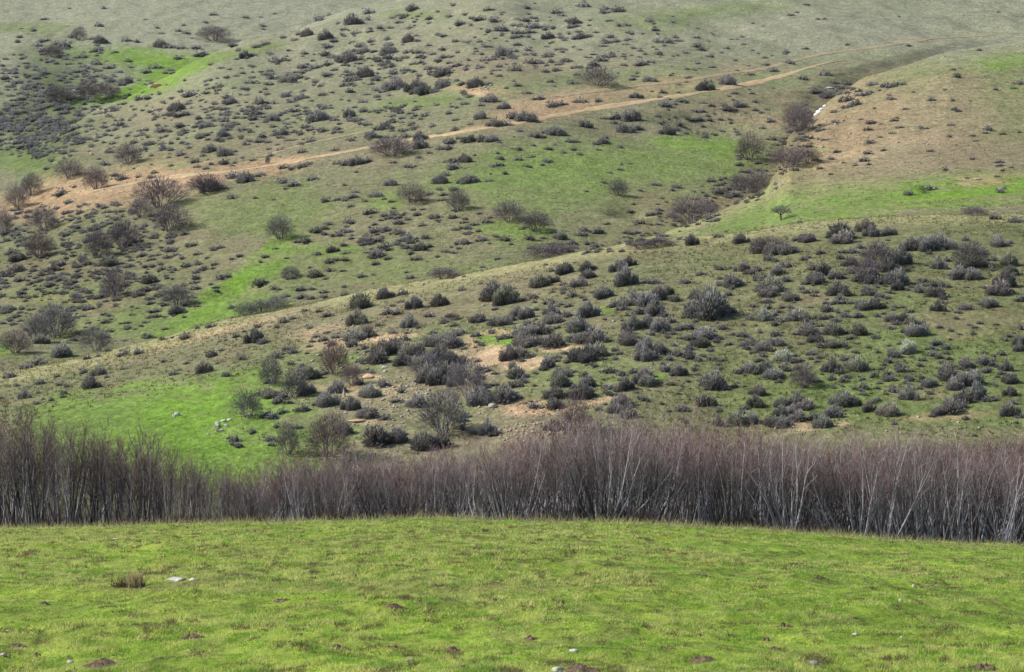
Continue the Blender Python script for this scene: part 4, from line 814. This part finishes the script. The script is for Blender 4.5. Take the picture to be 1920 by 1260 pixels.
# dead weed: a straw tuft with dark bent twigs around it
w = land([252], [1102], 8, 60)[0]; d = w[1]/FPX
e = bpy.data.objects.new('dead_weed', None); C.objects.link(e); e.location = w; e.empty_display_size = .1
tag(e, 'withered brown weed with a straw-coloured tuft standing alone in the meadow', 'weed')
n = 520; P = np.column_stack([rng.uniform(-13, 15, n)*d, rng.normal(size=n)*9*d, np.full(n, -.01)]); D = rng.normal(size=(n, 3))*.18; D[:, 2] = 1
cs = np.array([.66, .54, .31])*rng.uniform(.6, 1.3, (n, 1))
put('straw_tuft', mesh_of('straw_tuft', *spikes(P, D, rng.uniform(18, 38, n)*d, 1.7*d, cs*.6, cs, rng), M_straw), e)
n = 170; P = np.column_stack([rng.normal(size=n)*17*d-12*d, rng.normal(size=n)*12*d, np.full(n, -.01)]); D = rng.normal(size=(n, 3))*.75; D[:, 2] = np.abs(D[:, 2])+.25
cs = np.array([.10, .065, .05])*rng.uniform(.5, 1.5, (n, 1))
put('dark_twigs', mesh_of('dark_twigs', *spikes(P, D, rng.uniform(14, 46, n)*d, 1.6*d, cs, cs, rng), M_straw), e)
n = 160; P = np.column_stack([rng.normal(size=n)*13*d-22*d, rng.normal(size=n)*14*d, np.full(n, -.01)]); D = rng.normal(size=(n, 3)); D[:, 2] = np.abs(D[:, 2])*.5+.15
cs = np.array([.26, .17, .10])*rng.uniform(.5, 1.4, (n, 1))
put('dead_leaves', mesh_of('dead_leaves', *spikes(P, D, rng.uniform(5, 13, n)*d, 4*d, cs, cs, rng), M_straw), e)

# =====================================================================  light, sky, camera
SUN_EL, SUN_AZ = math.radians(40), math.radians(-84)          # azimuth from +Y (view direction), negative to the left
sd = Vector((math.sin(SUN_AZ)*math.cos(SUN_EL), math.cos(SUN_AZ)*math.cos(SUN_EL), math.sin(SUN_EL)))
L = bpy.data.lights.new('sun', 'SUN'); L.energy = 5.0; L.angle = math.radians(.6); L.color = (1, .95, .87)
lo = bpy.data.objects.new('sun', L); C.objects.link(lo); lo.rotation_euler = sd.to_track_quat('Z', 'Y').to_euler(); lo.location = (0, 0, 200)
wd = bpy.data.worlds.new('World'); bpy.context.scene.world = wd; wd.use_nodes = True
nt = wd.node_tree; bg = nt.nodes['Background']; sk = nt.nodes.new('ShaderNodeTexSky'); sk.sky_type = 'NISHITA'; sk.sun_disc = False
sk.sun_elevation = SUN_EL; sk.sun_rotation = SUN_AZ; sk.air_density = 1.3; sk.dust_density = 2.0; sk.altitude = 900
nt.links.new(sk.outputs['Color'], bg.inputs['Color']); bg.inputs['Strength'].default_value = .12
cam = bpy.data.cameras.new('camera'); co = bpy.data.objects.new('camera', cam); C.objects.link(co)
cam.sensor_width = 36; cam.sensor_fit = 'HORIZONTAL'; cam.lens = 36*FPX/1920; cam.clip_start = .2; cam.clip_end = 6000
co.location = (0, 0, 0); co.rotation_euler = (PI/2-PITCH, 0, 0)
sc = bpy.context.scene; sc.camera = co
sc.view_settings.view_transform = 'Standard'; sc.view_settings.look = 'None'; sc.view_settings.exposure = 0
sc.render.engine = 'CYCLES'; sc.cycles.max_bounces = 5; sc.cycles.diffuse_bounces = 2; sc.cycles.transmission_bounces = 2
